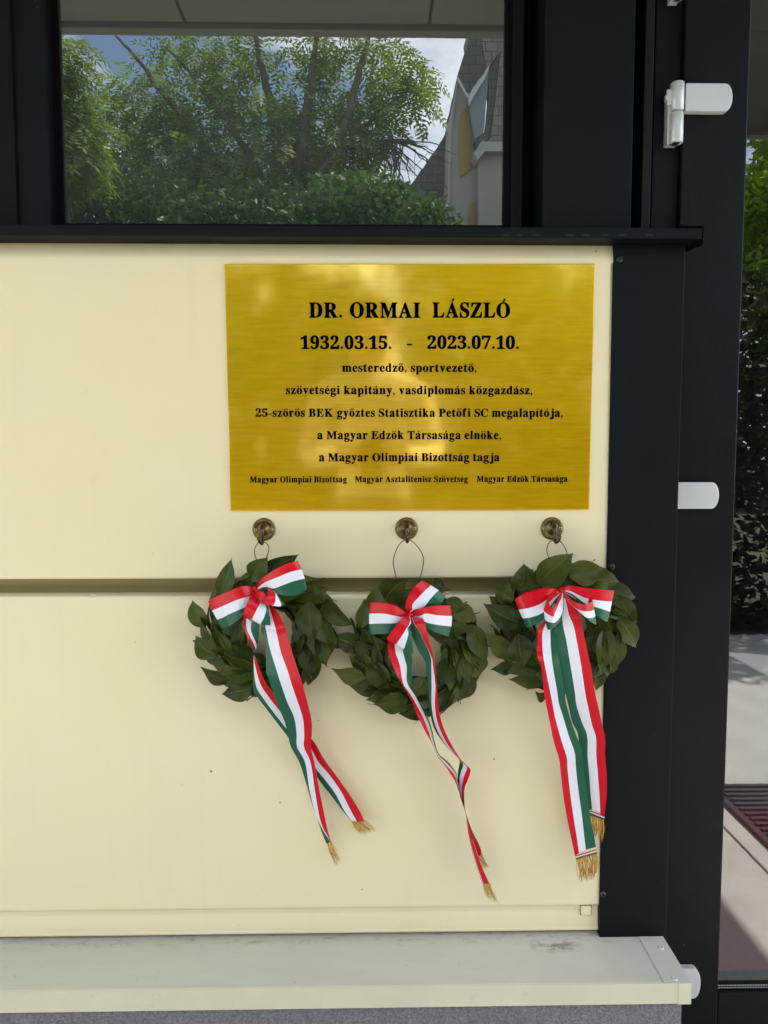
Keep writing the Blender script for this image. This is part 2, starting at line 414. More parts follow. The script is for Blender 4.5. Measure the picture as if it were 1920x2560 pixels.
rk = random.Random(77)
for (px, py, r) in ((527, 1928, 4.0), (1235, 1897, 3.4), (701, 2006, 2.6), (455, 1960, 1.6), (905, 2224, 2.4), (338, 1605, 1.5), (796, 1801, 1.8), (1490, 628, 2.4)):
    p = at(px, py, -.0002); q = r*.00065; mb = MB(); n = 9
    ring = [(p.x+q*rk.uniform(.3, 1.1)*math.cos(2*math.pi*k/n)*1.2, p.z+q*rk.uniform(.3, 1.1)*math.sin(2*math.pi*k/n)) for k in range(n)]
    mb.prism(ring, -.00025, .0001).build('paint_chip', CHIP, wall)

# black ledge
ledge = empty('window_ledge', (0, 0, z_ledge_bot), 'long black metal ledge under the window, above the cream wall', 'ledge')
xe = at(1757, 590, YL).x
MB().box(XL, xe, YL, YD-.002, z_ledge_bot, z_ledge_top).build('ledge_body', M['black'], ledge, bevel=.0015)
cap = MB().extrude_x([(YL-.001, z_ledge_top+.004), (YD-.004, z_ledge_top+.004), (YD-.004, z_ledge_bot-.001), (YL-.001, z_ledge_bot-.010)], xe+.0003, xe+.0022)
cap.box(xe-.035, xe, YL-.0012, YD-.004, z_ledge_top+.0025, z_ledge_top+.004)
cap.build('end_cap', M['black'], ledge)

for k, (xa_, xb_) in enumerate(((90, 130), (170, 200), (262, 312), (465, 515), (560, 608), (672, 715), (768, 822), (935, 985))):
    a_, b_ = at(1220+xa_/2.37, 587.5, YL), at(1220+xb_/2.37, 587.5, YL)
    MB().box(a_.x, b_.x, YL-.0002, YL+.0005, a_.z-.0004, a_.z+.0004).build('paint_chip', CHIP2, ledge)

# corner post under the ledge
post = empty('corner_post', (x_post, 0, z_sill), 'black sheet metal corner post beside the cream wall, standing on the sill', 'post')
MB().box(x_post, x_post_r, YP, .06, z_sill+.0005, z_ledge_bot-.0005).build('cladding', M['black'], post, bevel=.0012)
def screw(name, px, py, Y, r, parent, mat, h=.003):
    p = at(px, py, Y); mb = MB()
    mb.lathe([(r*1.25, 0), (r*1.25, -.0007), (r, -.0008), (r*.95, -h*.7), (r*.6, -h), (r*.32, -h), (r*.3, -h*.35), (.0001, -h*.35)], (p.x, Y, p.z), 20)
    o = mb.build(name, mat, parent)
    cx = MB(); cx.box(p.x-r*.5, p.x+r*.5, Y-h-.0002, Y-h*.5, p.z-r*.1, p.z+r*.1); cx.box(p.x-r*.1, p.x+r*.1, Y-h-.0003, Y-h*.5, p.z-r*.5, p.z+r*.5)
    cx.build('cross_slot', M['gasket'], o); return o
M['screwmetal'] = plain('black_screw', (.03, .033, .036), .3, .4)
for (px, py) in ((1549, 648), (1529, 1417), (1507, 2236)): screw('screw', px, py, YP, .0042, post, M['screwmetal'])

# sill under the wall
sx_end = at(1715, 2460, YS).x
sill = empty('metal_sill', (0, YS, z_sill_bot), 'weathered grey cream sheet metal sill along the foot of the wall', 'sill')
MB().box(XL, sx_end-.002, YS+.001, .062, z_sill-.0014, z_sill).build('sill_top', M['sill'], sill)
_p = [at(1728, 2457, YS), at(1663, 2317, .05)]
MB().extrude_x([(YS-.0006, z_sill+.0003), (YS-.0006, z_sill_bot), (YS+.001, z_sill_bot), (YS+.001, z_sill-.0015), (YS+.004, z_sill+.0003)], XL, sx_end-.012).build('front_lip', M['sillf'], sill)
cp = MB(); xa, xb = at(1661, 2456, YS).x, at(1728, 2457, YS).x
cp.add([(xa, YS-.0014, z_sill+.0012), (xb, YS-.0014, z_sill+.0012), (xb, .055, z_sill+.0012), (xa+.0, .055, z_sill+.0012),
        (xa, YS-.0014, z_sill+.0004), (xb, YS-.0014, z_sill+.0004), (xb, .055, z_sill+.0004), (xa, .055, z_sill+.0004)],
       [(0,1,2,3), (7,6,5,4), (0,4,5,1), (1,5,6,2), (2,6,7,3), (3,7,4,0)])
ecap = cp.build('end_cap', M['sill'], sill)
MB().box(sx_end-.012, xb, YS-.0016, YS+.001, z_sill_bot-.0005, z_sill+.0003).build('corner_flange', M['sillf'], ecap)
MB().box(xb-.0016, xb, YS+.0015, .055, z_sill_bot-.0005, z_sill).build('side_flange', M['sillf'], ecap)
for (px, py) in ((1652, 2370), (1686, 2447)):
    p = next((at(px, py, YS+k*.0005) for k in range(400) if at(px, py, YS+k*.0005).z <= z_sill+.0012), at(px, py, -.05))
    mb = MB(); n = 16
    for r0, h0 in ((.0046, .0008),):
        prof = [(.0050, 0), (.0047, .0009), (.0030, .0016), (.0016, .0016), (.0014, .0007), (.0001, .0007)]
        vs = [(p.x+r*math.cos(2*math.pi*k/n), p.y+r*math.sin(2*math.pi*k/n), z_sill+.0012+h) for r, h in prof for k in range(n)]
        mb.add(vs, [(i*n+k, i*n+(k+1) % n, (i+1)*n+(k+1) % n, (i+1)*n+k) for i in range(len(prof)-1) for k in range(n)], 0, True)
    mb.build('rivet', M['alu'], ecap)
plinth = MB(); plinth.box(XL, at(1706, 2530, YS+.006).x, YS+.006, .06, -.01, z_sill_bot-.0005)
tag(plinth.build('plinth_wall', M['stucco'], None, bevel=.004), 'rough grey stucco plinth below the metal sill', 'plinth')

# ------------------------------------------------------------------ upper facade: window, black panels, door
ZT = 2.74
def vx(px, Y, py=300): return at(px, py, Y).x
win = empty('facade_window', (0, YG, z_ledge_top), 'wide dark framed window reflecting trees, a gabled house and sky', 'window')
gl, gr = vx(150, YG, 400), vx(1259, YG, 300)
zg0 = at(700, 566, YG).z
MB().box(gl-.02, gr+.02, YG, YG+.006, zg0-.02, ZT-.15).build('pane', mk_glass('window_glass', .155, 0, (.046, .054, .046), .0), win)
fr = MB()
fr.box(vx(35, .05, 300), vx(118, .05, 300), .046, .10, zg0-.03, ZT)                      # left frame post
fr.box(vx(1279, .066), vx(1308, .066), .064, .10, zg0-.03, ZT)                            # right frame bead
fr.box(vx(35, .05), vx(1308, .066), .07, .10, zg0-.03, zg0-.004)
fr.build('frame', M['frame'], win, bevel=.0015)
gk = MB(); gk.box(vx(118, .055), gl-.004, .074, .10, zg0-.03, ZT); gk.box(gl-.004, gl+.006, .079, .0815, zg0-.004, ZT)
gk.box(gr, vx(1279, .066), .074, .10, zg0-.03, ZT); gk.box(gl-.004, gr, .0735, .0815, zg0-.0035, zg0+.001)
gk.build('gasket', M['gasket'], win)
left = MB(); left.box(XL, vx(34, .04), .040, .10, zg0-.03, ZT)
tag(left.build('black_panel', M['black'], None, bevel=.001), 'plain black cladding panel to the left of the window', 'panel')
back = MB(); back.box(XL, vx(1722, .14), .125, .15, z_sill, 3.4); back.box(XL, vx(1722, .14), .04, .125, ZT+.001, 3.4)
tag(back.build('upper_wall', M['gasket'], None), 'black wall body seen in the gaps between panels above the ledge', 'wall')
pil = empty('metal_pilaster', (vx(1470, .02), .02, z_ledge_top), 'broad flat black metal panel between the window and the glass door', 'panel')
MB().box(vx(1359, .02), vx(1583, .02), .02, .124, z_ledge_top-.002, ZT).build('face_sheet', M['black'], pil, bevel=.001)
MB().box(vx(1609, .034), vx(1631, .034), .034, .124, z_ledge_top-.002, ZT).build('edge_strip', mk_black('brown_black_strip', (.010, .0085, .0075), .5, .35), pil, bevel=.001)

xd0, xd1 = vx(1707, YD, 300), (at(1877, 0, YD).x+at(1840, 1180, YD).x+at(1805, 2300, YD).x)/3
zd_rail = at(1850, 2484, YD).z
fram = empty('door_frame', (vx(1660, YD), YD, 0), 'black metal door frame beside the glass door, behind the ledge end', 'door frame')
YF = YD+.012
MB().box(vx(1634, YF), vx(1700, YF), YF, .124, .0, ZT).build('jamb', M['frame'], fram, bevel=.0015)
MB().box(vx(1634, YF), xd1+1.0, YF, .124, 2.40, ZT).build('head_bar', M['frame'], fram, bevel=.0015)
door = empty('glass_door', (xd0, YD, .01), 'black framed glass door with silver hinges, reflecting pavement and trees', 'door')
XDR = xd1+.86
dstile = MB(); dstile.box(xd0, xd1, YD, YD+.06, .012, 2.385); 
ds = dstile.build('hinge_stile', M['frame'], door, bevel=.0025)
MB().box(XDR, XDR+(xd1-xd0), YD, YD+.06, .012, 2.385).build('lock_stile', M['frame'], door, bevel=.0025)
MB().box(xd1+.0005, XDR-.0005, YD+.0006, YD+.06, .012, zd_rail).build('bottom_rail', M['frame'], door, bevel=.0025)
MB().box(xd1+.0005, XDR-.0005, YD+.0006, YD+.06, 2.28, 2.385).build('top_rail', M['frame'], door, bevel=.0025)
YDG = YD+.014
MB().box(xd1-.01, XDR+.01, YDG, YDG+.006, zd_rail-.01, 2.29).build('pane', mk_glass('door_glass', .12, 0, (.02, .02, .02), .97), door)
sp = MB(); sp.box(xd1, XDR, YDG-.004, YDG-.0005, zd_rail+.0002, zd_rail+.012)
spo = sp.build('glazing_gasket', M['gasket'], door, bevel=.001)
dots = MB()
for row in (.0032, .0075):
    n = int((XDR-xd1)/.0048)
    for k in range(n): dots.box(xd1+k*.0048, xd1+k*.0048+.0026, YDG-.0047, YDG-.0042, zd_rail+row, zd_rail+row+.0016)
dots.build('spacer_dots', M['alu'], spo)
mit = MB(); a, b = at(1797, 2482, YD), at(1735, 2552, YD)

def hinge(pxl, pxr, pyt, pyb, full):
    """door hinge: D-shaped cover plate on the stile, barrel and bracket on the frame side"""
    p0, p1 = at(pxl, pyt, YD-.013), at(pxr, pyb, YD-.013)
    zt, zb = p0.z, p1.z; h = zt-zb; r = h/2
    xr = p1.x; poly = [(p0.x, zb), (p0.x, zt)]
    bul = .012
    for k in range(13):
        a = math.pi/2 - math.pi*k/12; poly.append((xr-bul+bul*math.cos(a), (zt+zb)/2+r*math.sin(a)))
    o = MB().prism([(x, z) for x, z in poly][::-1], YD-.013, YD).build('hinge', M['alu'], door, bevel=.0012)
    if full:
        bx0, bx1 = at(1683, 300, YD-.02).x, p0.x-.0006; cx = (bx0+bx1)/2; rr = (bx1-bx0)/2
        def cyl(z0, z1, nm):
            n = 28; prof = [(rr*.9, z0), (rr, z0+.0012), (rr, z1-.0012), (rr*.9, z1)]
            vs = [(cx+q*math.cos(2*math.pi*k/n), YD-.006+q*math.sin(2*math.pi*k/n), z) for q, z in prof for k in range(n)]
            f = [(i*n+k, i*n+(k+1) % n, (i+1)*n+(k+1) % n, (i+1)*n+k) for i in range(3) for k in range(n)] + [list(range(n))[::-1], [3*n+k for k in range(n)]]
            return MB().add(vs, f, 0, True).build(nm, M['alu'], o)
        zs = zb+.001
        cyl(zs+.0012, zt+.003, 'upper_barrel'); lb = cyl(zb-.048, zs-.0012, 'lower_barrel')
        pin = MB(); n = 14
        pin.add([(cx+q*math.cos(2*math.pi*k/n), YD-.006+q*math.sin(2*math.pi*k/n), zb-.048-hh) for q, hh in ((rr*.55, .0002), (rr*.5, .001), (.0002, .0004)) for k in range(n)],
                [(i*n+k, (i+1)*n+k, (i+1)*n+(k+1) % n, i*n+(k+1) % n) for i in range(2) for k in range(n)], 0, True)
        pin.build('pin_screw', M['screwmetal'], o)
        MB().box(bx0-.0025, cx+rr*.4, YD-.004, YF-.0005, zb-.048, zt-.008).build('bracket', M['alu'], o, bevel=.0008)
        lug = MB(); lug.box(bx0-.006, bx0+.004, YD-.009, YD-.003, zt-.032, zt-.008)
        lug.box(bx0-.0085, bx0+.004, YD-.010, YD-.002, zt-.0255, zt-.0175); lug.build('clip_lug', M['alu'], o, bevel=.0006)
    return o
hinge(1716, 1831, 207, 278, True)
hinge(1690, 1797, 1206, 1272, True)
hinge(1660, 1751, 2424, 2497, True)
hinge(1720, 1836, -158, -87, True)

# room behind the door
carp = MB(); carp.box(xd0-.6, XDR+1.0, YD+.07, 4.0, -.02, .004)
tag(carp.build('interior_floor', plain('dark_grey_floor', (.05, .048, .048), .6)), kind='structure')
run = MB(); run.box(xd0-.4, XDR+.4, YD+.09, 1.0, .0045, .012)
tag(run.build('door_mat', plain('dark_red_carpet', (.17, .018, .024), .95)), 'dark red door mat on the floor just inside the glass door', 'mat')
room = MB()
room.box(xd0-.62, XDR+1.0, 4.0, 4.1, 0, 2.8); room.box(xd0-.7, xd0-.6, .16, 4.0, 0, 2.8); room.box(XDR+1.0, XDR+1.1, .16, .35, 0, 2.8); room.box(XDR+1.0, XDR+1.1, 2.7, 4.0, 0, 2.8); room.box(XDR+1.0, XDR+1.1, .35, 2.7, 1.25, 2.8); room.box(XDR+1.0, XDR+1.1, .35, 2.7, 0, .2); room.box(xd0-.7, XDR+1.1, .16, 4.1, 2.8, 2.9)  # opening added in the unseen side wall to let daylight onto the mat
tag(room.build('interior_wall', plain('dim_interior', (.16, .15, .14), .9)), kind='structure')
rw = MB(); rw.box(XDR+(xd1-xd0)+.004, 7.0, YD, .15, 0, 3.4); rw.box(vx(1722, .14)+.001, XDR+.12, .151, .16, 2.40, 3.4)
tag(rw.build('right_wall', M['black'], None), 'black wall section on the far side of the glass door', 'wall')

# ------------------------------------------------------------------ brass plaque
pq = empty('memorial_plaque', (at(1024, 1276, 0).x, 0, at(1024, 1276, 0).z), 'polished brass memorial plaque with black engraved lettering on the cream wall', 'plaque')
c4 = [at(575.9, 1277.5, -.003), at(1472.5, 1274.7, -.003), at(1487.7, 659.7, -.003), at(560.8, 659.6, -.003)]
MB().prism([(p.x, p.z) for p in c4], -.0032, -.0003).build('brass_plate', M['brass'], pq, bevel=.0011, seg=3)
def mbold(s):
    o = ''
    for c in s:
        if 'A' <= c <= 'Z': o += chr(0x1D400+ord(c)-65)
        elif 'a' <= c <= 'z': o += chr(0x1D41A+ord(c)-97)
        elif '0' <= c <= '9': o += chr(0x1D7CE+ord(c)-48)
        else: o += c
    return o
ACC = {'á': ('a', 1), 'é': ('e', 1), 'í': ('i', 1), 'ó': ('o', 1), 'ö': ('o', 2), 'ő': ('o', 3), 'Á': ('A', 1), 'Ó': ('O', 1)}
PUNCT = {'.', ',', '-'}
_glyph = {}
def glyph(ch):
    """outline mesh of one bold serif letter at size 1: (verts, faces, xmin, xmax)"""
    if ch in _glyph: return _glyph[ch]
    c = bpy.data.curves.new('g', 'FONT'); c.body = mbold(ch); c.resolution_u = 6; c.offset = .0
    o = bpy.data.objects.new('g', c); COL.objects.link(o)
    dg = bpy.context.evaluated_depsgraph_get(); dg.update()
    me = bpy.data.meshes.new_from_object(o.evaluated_get(dg))
    v = [tuple(p.co) for p in me.vertices]; f = [tuple(p.vertices) for p in me.polygons]
    bpy.data.objects.remove(o); bpy.data.curves.remove(c); bpy.data.meshes.remove(me)
    xs = [p[0] for p in v]
    _glyph[ch] = (v, f, min(xs), max(xs)); return _glyph[ch]
def text_shapes(s, track=.10):
    x = 0; V = []; Fc = []
    def put(v, f):
        b = len(V); V.extend(v); Fc.extend([tuple(b+i for i in q) for q in f])
    def blob(cx, cy, w, h, sk=0.):
        put([(cx-w/2-sk, cy-h/2), (cx+w/2-sk, cy-h/2), (cx+w/2+sk, cy+h/2), (cx-w/2+sk, cy+h/2)], [(0, 1, 2, 3)])
    def disc(cx, cy, r):
        n = 14; put([(cx+r*math.cos(2*math.pi*k/n), cy+r*math.sin(2*math.pi*k/n)) for k in range(n)], [tuple(range(n))])
    for ch in s:
        if ch == ' ': x += .27; continue
        if ch == '.': disc(x+.075, .07, .078); x += .15+track; continue
        if ch == ',':
            disc(x+.08, .07, .075); put([(x+.04, .02), (x+.155, .06), (x+.10, -.10), (x+.02, -.165), (x+.06, -.06)], [(0, 4, 3, 2, 1)]); x += .16+track; continue
        if ch == '-': blob(x+.14, .235, .27, .10); x += .28+track; continue
        base, acc = ACC.get(ch, (ch, 0))
        v, f, x0, x1 = glyph(base)
        if ch == 'í':
            keep = [i for i, p in enumerate(v) if p[1] < .53]; mp_ = {i: k for k, i in enumerate(keep)}
            f = [tuple(mp_[i] for i in q) for q in f if all(i in mp_ for i in q)]; v = [v[i] for i in keep]
        lower = base.islower()
        fy = (lambda y: (y*1.14 if y <= .47 else .536+(y-.47)*.98) if lower else y*1.045)
        v = [(p[0], fy(p[1])) for p in v]
        for dx, dy in ((0, 0), (-.026, 0), (.026, 0), (0, .016), (0, -.016)): put([(p[0]-x0+x+dx, p[1]+dy) for p in v], f)
        cx = x+(x1-x0)/2; top = .755 if base.isupper() else .595
        if acc == 1: put([(cx-.05, top), (cx+.04, top), (cx+.155, top+.155), (cx+.02, top+.155)], [(0, 1, 2, 3)])
        if acc == 2: disc(cx-.115, top+.075, .068); disc(cx+.115, top+.075, .068)
        if acc == 3:
            for q in (-.12, .06): put([(cx+q-.05, top), (cx+q+.03, top), (cx+q+.13, top+.155), (cx+q+.0, top+.155)], [(0, 1, 2, 3)])
        x += (x1-x0)+track
    return V, Fc, x-track
def text_line(segs, size_px, base_l, base_r):
    """segs: (string, px left, px right) along one baseline in photo pixels, put on the plate"""
    YT = -.00345; k = at(1024, base_l, YT); mpp = (at(1124, base_l, YT)-at(1024, base_l, YT)).x/100
    for (s, l, r) in segs:
        V, Fc, w = text_shapes(s); mb = MB()
        by = base_l+(base_r-base_l)*((l+r)/2-773)/500.0
        A, B = at(l, by, YT), at(r, by, YT)
        mb.add([(A.x+(B.x-A.x)*p[0]/w, YT, A.z+p[1]*size_px*mpp) for p in V], Fc)
        mb.build('lettering', M['ink'], pq, solid=.0004)
def zc(x): return 540+x/1.659
def zr(y): return 640+y/1.659
text_line([('DR.', zc(387), zc(523)), ('ORMAI', zc(557), zc(846)), ('LÁSZLÓ', zc(899), zc(1218))], 51, zr(255), zr(254.5))
text_line([('1932.03.15.', zc(352), zc(727)), ('-', zc(791), zc(814)), ('2023.07.10.', zc(878), zc(1256))], 43, zr(385), zr(384))
text_line([('mesteredző, sportvezető,', zc(524), zc(1081))], 27.5, zr(480), zr(479.5))
text_line([('szövetségi kapitány, vasdiplomás közgazdász,', zc(291), zc(1312))], 27.5, zr(573), zr(572))
text_line([('25-szörös BEK győztes Statisztika Petőfi SC megalapítója,', zc(165), zc(1438))], 27.5, zr(668), zr(665))
text_line([('a Magyar Edzők Társasága elnöke,', zc(421), zc(1183))], 27.5, zr(760), zr(758.5))
text_line([('a Magyar Olimpiai Bizottság tagja', zc(428), zc(1175))], 27.5, zr(852), zr(850.5))
text_line([('Magyar Olimpiai Bizottság', zc(141), zc(542)), ('Magyar Asztalitenisz Szövetség', zc(577), zc(1044)), ('Magyar Edzők Társasága', zc(1082), zc(1457))], 20.5, zr(939), zr(936.5))

# ------------------------------------------------------------------ hooks
def hook(cpx, tip, lean, label):
    c = at(*cpx, 0); R = .0178
    h = empty('wall_hook', (c.x, 0, c.z), label, 'hook', 'brass wall hooks above the wreaths')
    MB().lathe([(R*1.04, 0), (R*1.04, -.0008), (R, -.0012), (R*.97, -.0036), (R*.86, -.0044), (R*.80, -.0038), (R*.62, -.0036), (R*.58, -.0026), (R*.54, -.0044), (.0001, -.0052)], (c.x, 0, c.z), 48).build('backplate', M['bronze'], h)
    t = at(*tip, -.022)
    pts = [(c.x, -.004, c.z+.0065), (c.x, -.013, c.z+.006), (c.x, -.0185, c.z+.001), (c.x+(t.x-c.x)*.3, -.0205, c.z-.006), (c.x+(t.x-c.x)*.7, -.019, t.z+.006), (t.x, -.021, t.z+.0022),
           (t.x+lean*.2, -.0265, t.z+.0022), (t.x+lean, -.030, t.z+.007), (t.x+lean*1.3, -.0315, t.z+.0125)]
    P = catmull([Vector(p) for p in pts], 6); n = len(P)
    MB().tube(P, [(.0040 if i < n*.35 else .0033-.0006*(i/n)) for i in range(n)], 12).build('hook_arm', M['darkbronze'], h)
    for sx in (-1, 1):
        p = Vector((c.x+sx*R*.72, 0, c.z+.0005*sx)); r = .0028
        so_ = MB().lathe([(r, -.0034), (r, -.0044), (r*.8, -.0052), (r*.3, -.0052), (.0001, -.0040)], (p.x, 0, p.z), 18).build('screw', plain('brass_screw', (.55, .46, .25), .35, .7), h)
        sc = MB(); sc.box(p.x-r*.5, p.x+r*.5, -.0056, -.0045, p.z-r*.13, p.z+r*.13); sc.box(p.x-r*.13, p.x+r*.13, -.0057, -.0045, p.z-r*.5, p.z+r*.5)
        sc.build('cross_slot', M['gasket'], so_)
    return t
def catmull(P, sub):
    out = []
    n = len(P)
    for i in range(n-1):
        p0, p1, p2, p3 = P[max(i-1, 0)], P[i], P[i+1], P[min(i+2, n-1)]
        for k in range(sub):
            t = k/sub
            out.append(.5*((2*p1)+(p2-p0)*t+(2*p0-5*p1+4*p2-p3)*t*t+(3*p1-p0-3*p2+p3)*t*t*t))
    out.append(P[-1].copy()); return out
hook((660, 1323.4), (655.7, 1361), -.0035, 'aged brass wall hook holding the wreath at the left end of the row')
hook((1016.2, 1321.6), (1017.7, 1356.5), 0.0005, 'aged brass wall hook holding the long wire loop of the middle wreath')
hook((1379.6, 1321.1), (1388.5, 1358), .0035, 'aged brass wall hook holding the wreath beside the black post')

# ------------------------------------------------------------------ wreaths
def leaf_mesh(rng, count_rows, cx, cz, Rm, rt_, yc, extra):
    V = []; Fc = []; UV = []; T = []
    NU, NVv = 6, 13
    def leaf(base, d, n, L, Wd, curl, fold, twist, tipbend):
        d = d.normalized(); n = (n-d*n.dot(d)).normalized(); s = d.cross(n).normalized()
        b = len(V); tint = rng.random()
        wob = rng.uniform(-1, 1); ph = rng.uniform(0, 6)
        p = base.copy(); ang = -curl*.55; dd = d
        for j in range(NVv):
            t = j/(NVv-1)
            w = Wd/2*(math.sin(math.pi/2*(t/.40))**.8 if t < .40 else max(0., math.cos(math.pi/2*((t-.40)/.60)))**1.35) + .0008*(t < .05)
            a = ang+curl*1.5*t+tipbend*max(0, t-.66)**1.3*5
            dirv = d*math.cos(a)-n*math.sin(a); nn = n*math.cos(a)+d*math.sin(a)
            tw = twist*t; ss = s*math.cos(tw)+nn*math.sin(tw); nn2 = nn*math.cos(tw)-s*math.sin(tw)
            side = s*(wob*.006*math.sin(t*3.0))
            for i in range(NU+1):
                u = i/NU*2-1
                rip = .0016*math.sin(t*11+ph+u*1.7)*abs(u)
                V.append(p+side+ss*(u*w)+nn2*(fold*abs(u)*w*.9-.12*fold*w + rip))
            p = p+dirv*(L/(NVv-1))
        for j in range(NVv-1):
            for i in range(NU):
                q = (b+j*(NU+1)+i, b+j*(NU+1)+i+1, b+(j+1)*(NU+1)+i+1, b+(j+1)*(NU+1)+i); Fc.append(q)
                UV.append([(i/NU, j/(NVv-1)), ((i+1)/NU, j/(NVv-1)), ((i+1)/NU, (j+1)/(NVv-1)), (i/NU, (j+1)/(NVv-1))])
        T.extend([tint]*((NU+1)*NVv))
    for (phi, cnt, out, Lr, Wr, off) in count_rows:
        for k in range(cnt):
            th = 2*math.pi*(k+off+rng.uniform(-.28, .28))/cnt      # clockwise flow
            ph = math.radians(phi+rng.uniform(-12, 12))
            er = Vector((math.sin(th), 0, math.cos(th))); et = Vector((math.cos(th), 0, -math.sin(th)))
            nrm = er*math.sin(ph)+Vector((0, -1, 0))*math.cos(ph)
            tang_out = er*math.cos(ph)+Vector((0, 1, 0))*math.sin(ph)
            base = Vector((cx, yc, cz))+er*Rm+nrm*(rt_*rng.uniform(.80, .95))
            o = math.radians(out+rng.uniform(-20, 22))
            d = et*math.cos(o)+tang_out*math.sin(o)+nrm*rng.uniform(.08, .30)
            leaf(base-d.normalized()*.012, d, nrm, rng.uniform(*Lr), rng.uniform(*Wr), rng.uniform(.05, .45), rng.uniform(.10, .42), rng.uniform(-.5, .5), rng.uniform(-1.1, .5))
    for (bpx, tpx, yb, yt, Wd, curl, tb) in extra:     # individual leaves that stand out from the ring
        A, B = at(*bpx, yb), at(*tpx, yt); d = B-A
        leaf(A, d, Vector((rng.uniform(-.3, .3), -1, rng.uniform(-.3, .3))), d.length*1.12, Wd*.74, curl, rng.uniform(.15, .4), rng.uniform(-.5, .5), tb)
    me = bpy.data.meshes.new('leaf_ring'); me.from_pydata([tuple(v) for v in V], [], Fc)
    me.materials.append(M['leaf']); L = me.uv_layers.new(name='UVMap')
    L.data.foreach_set('uv', [c for q in UV for p in q for c in p])
    a = me.attributes.new('tint', 'FLOAT', 'POINT'); a.data.foreach_set('value', T)
    me.polygons.foreach_set('use_smooth', [True]*len(Fc)); me.update(); return me

def ribbon(name, cv, rows, parent, sub=7, back=None, trim=None):
    """rows: (red edge, red/white, white/green, green edge, y at red edge, y at green edge) in photo pixels"""
    cols = [[], [], [], []]
    for r in rows:
        f = r[6] if len(r) > 6 else cv
        y0, y1 = (yy-.010*max(0, min(1, (-yy-.045)/.03)) for yy in (r[4], r[5]))
        for c in range(4):
            px = f(r[c]); cols[c].append(at(px[0], px[1], y0+(y1-y0)*c/3))
    if back:        # the far half of a bow loop returns to the knot behind the front half
        n = len(rows)
        for i in range(n-2, -1, -1):
            k = .92
            mid = sum((cols[c][i] for c in range(4)), Vector())/4
            for c in range(4):
                p = mid+(cols[c][i]-mid)*k; p.y += back*math.sin(math.pi*min(1, (i+.6)/(n-.4)))+.004; cols[c].append(p)
    cols = [catmull(c, sub) for c in cols]; n = len(cols[0]); mb = MB(); X = 3
    for c in range(3):
        vs = []; fs = []
        for i in range(n):
            for k in range(X+1):
                t = k/X; g = (c+t)/3
                p = cols[c][i].lerp(cols[c+1][i], t); vs.append(p)
        for i in range(n-1):
            for k in range(X):
                a = i*(X+1)+k; fs.append((a, a+1, a+X+2, a+X+1))
        mb.add(vs, fs, c, True)
    return mb.build(name, [M['red'], M['white'], M['green']], parent), cols
def fringe(rng, e0, e1, t0, t1, y, parent, n=46, stray=0, dy=.0):
    mb = MB(); A, B = at(*e0, y), at(*e1, y); C, D = at(*t0, y+dy), at(*t1, y+dy)
    for k in range(n):
        u = (k+rng.uniform(-.3, .3))/(n-1); u = max(0, min(1, u)); v = max(0, min(1, u+rng.uniform(-.10, .10)))
        a = A.lerp(B, u); b = C.lerp(D, v); b = a+(b-a)*rng.uniform(.80, 1.06)
        w = (B-A).length/n*1.1+.0003; side = (B-A).normalized()
        bow = side*rng.uniform(-.002, .002)+Vector((0, -rng.uniform(0, .004), 0))
        P = [a+(b-a)*t+bow*math.sin(math.pi*t)*1.5+side*.0008*math.sin(t*9+k) for t in (0, .2, .4, .6, .8, 1)]
        mb.tube(P, [w*.5, w*.5, w*.48, w*.42, w*.36, w*.22], 5)
    return mb.build('fringe', M['gold'], parent)
def trim(rng, e0, e1, y, parent):
    mb = MB(); A, B = at(*e0, y-.0012), at(*e1, y-.0012); d = (B-A); up_ = Vector((0, 0, 1)); pr = Vector((-d.z, 0, d.x)).normalized()
    if pr.z < 0: pr = -pr
    N = 26
    mb.tube([A+d*t/N+pr*(.0016+.0006*math.sin(t*2.4)) for t in range(N+1)], .00095, 6, 0)
    mb.tube([A+d*t/N-pr*.0004 for t in range(N+1)], .0009, 6, 1)
    for t in range(N): 
        p = A+d*(t+.5)/N; mb.tube([p-pr*.0012, p-pr*.0042], .0006, 5, 2)
    return mb.build('sewn_trim', [M['red'], M['white'], M['green']], parent)
def knot(px, y, parent, w, h, rng, ang=0.):
    c = at(*px, y); mb = MB(); n, m = 20, 12; vs = []
    for j in range(m+1):
        t = j/m*math.pi
        for k in range(n):
            a = 2*math.pi*k/n
            rr = 1+.10*math.sin(4*a+ang)+.06*math.sin(7*a)
            x, z, yy = math.sin(t)*math.cos(a)*w*rr, math.cos(t)*h, math.sin(t)*math.sin(a)*.008*rr
            vs.append(c+Vector((x*math.cos(ang)-z*math.sin(ang), yy, x*math.sin(ang)+z*math.cos(ang))))
    mb.add(vs, [(j*n+k, j*n+(k+1) % n, (j+1)*n+(k+1) % n, (j+1)*n+k) for j in range(m) for k in range(n)], 0, True)
    return mb.build('knot', M['red'], parent)
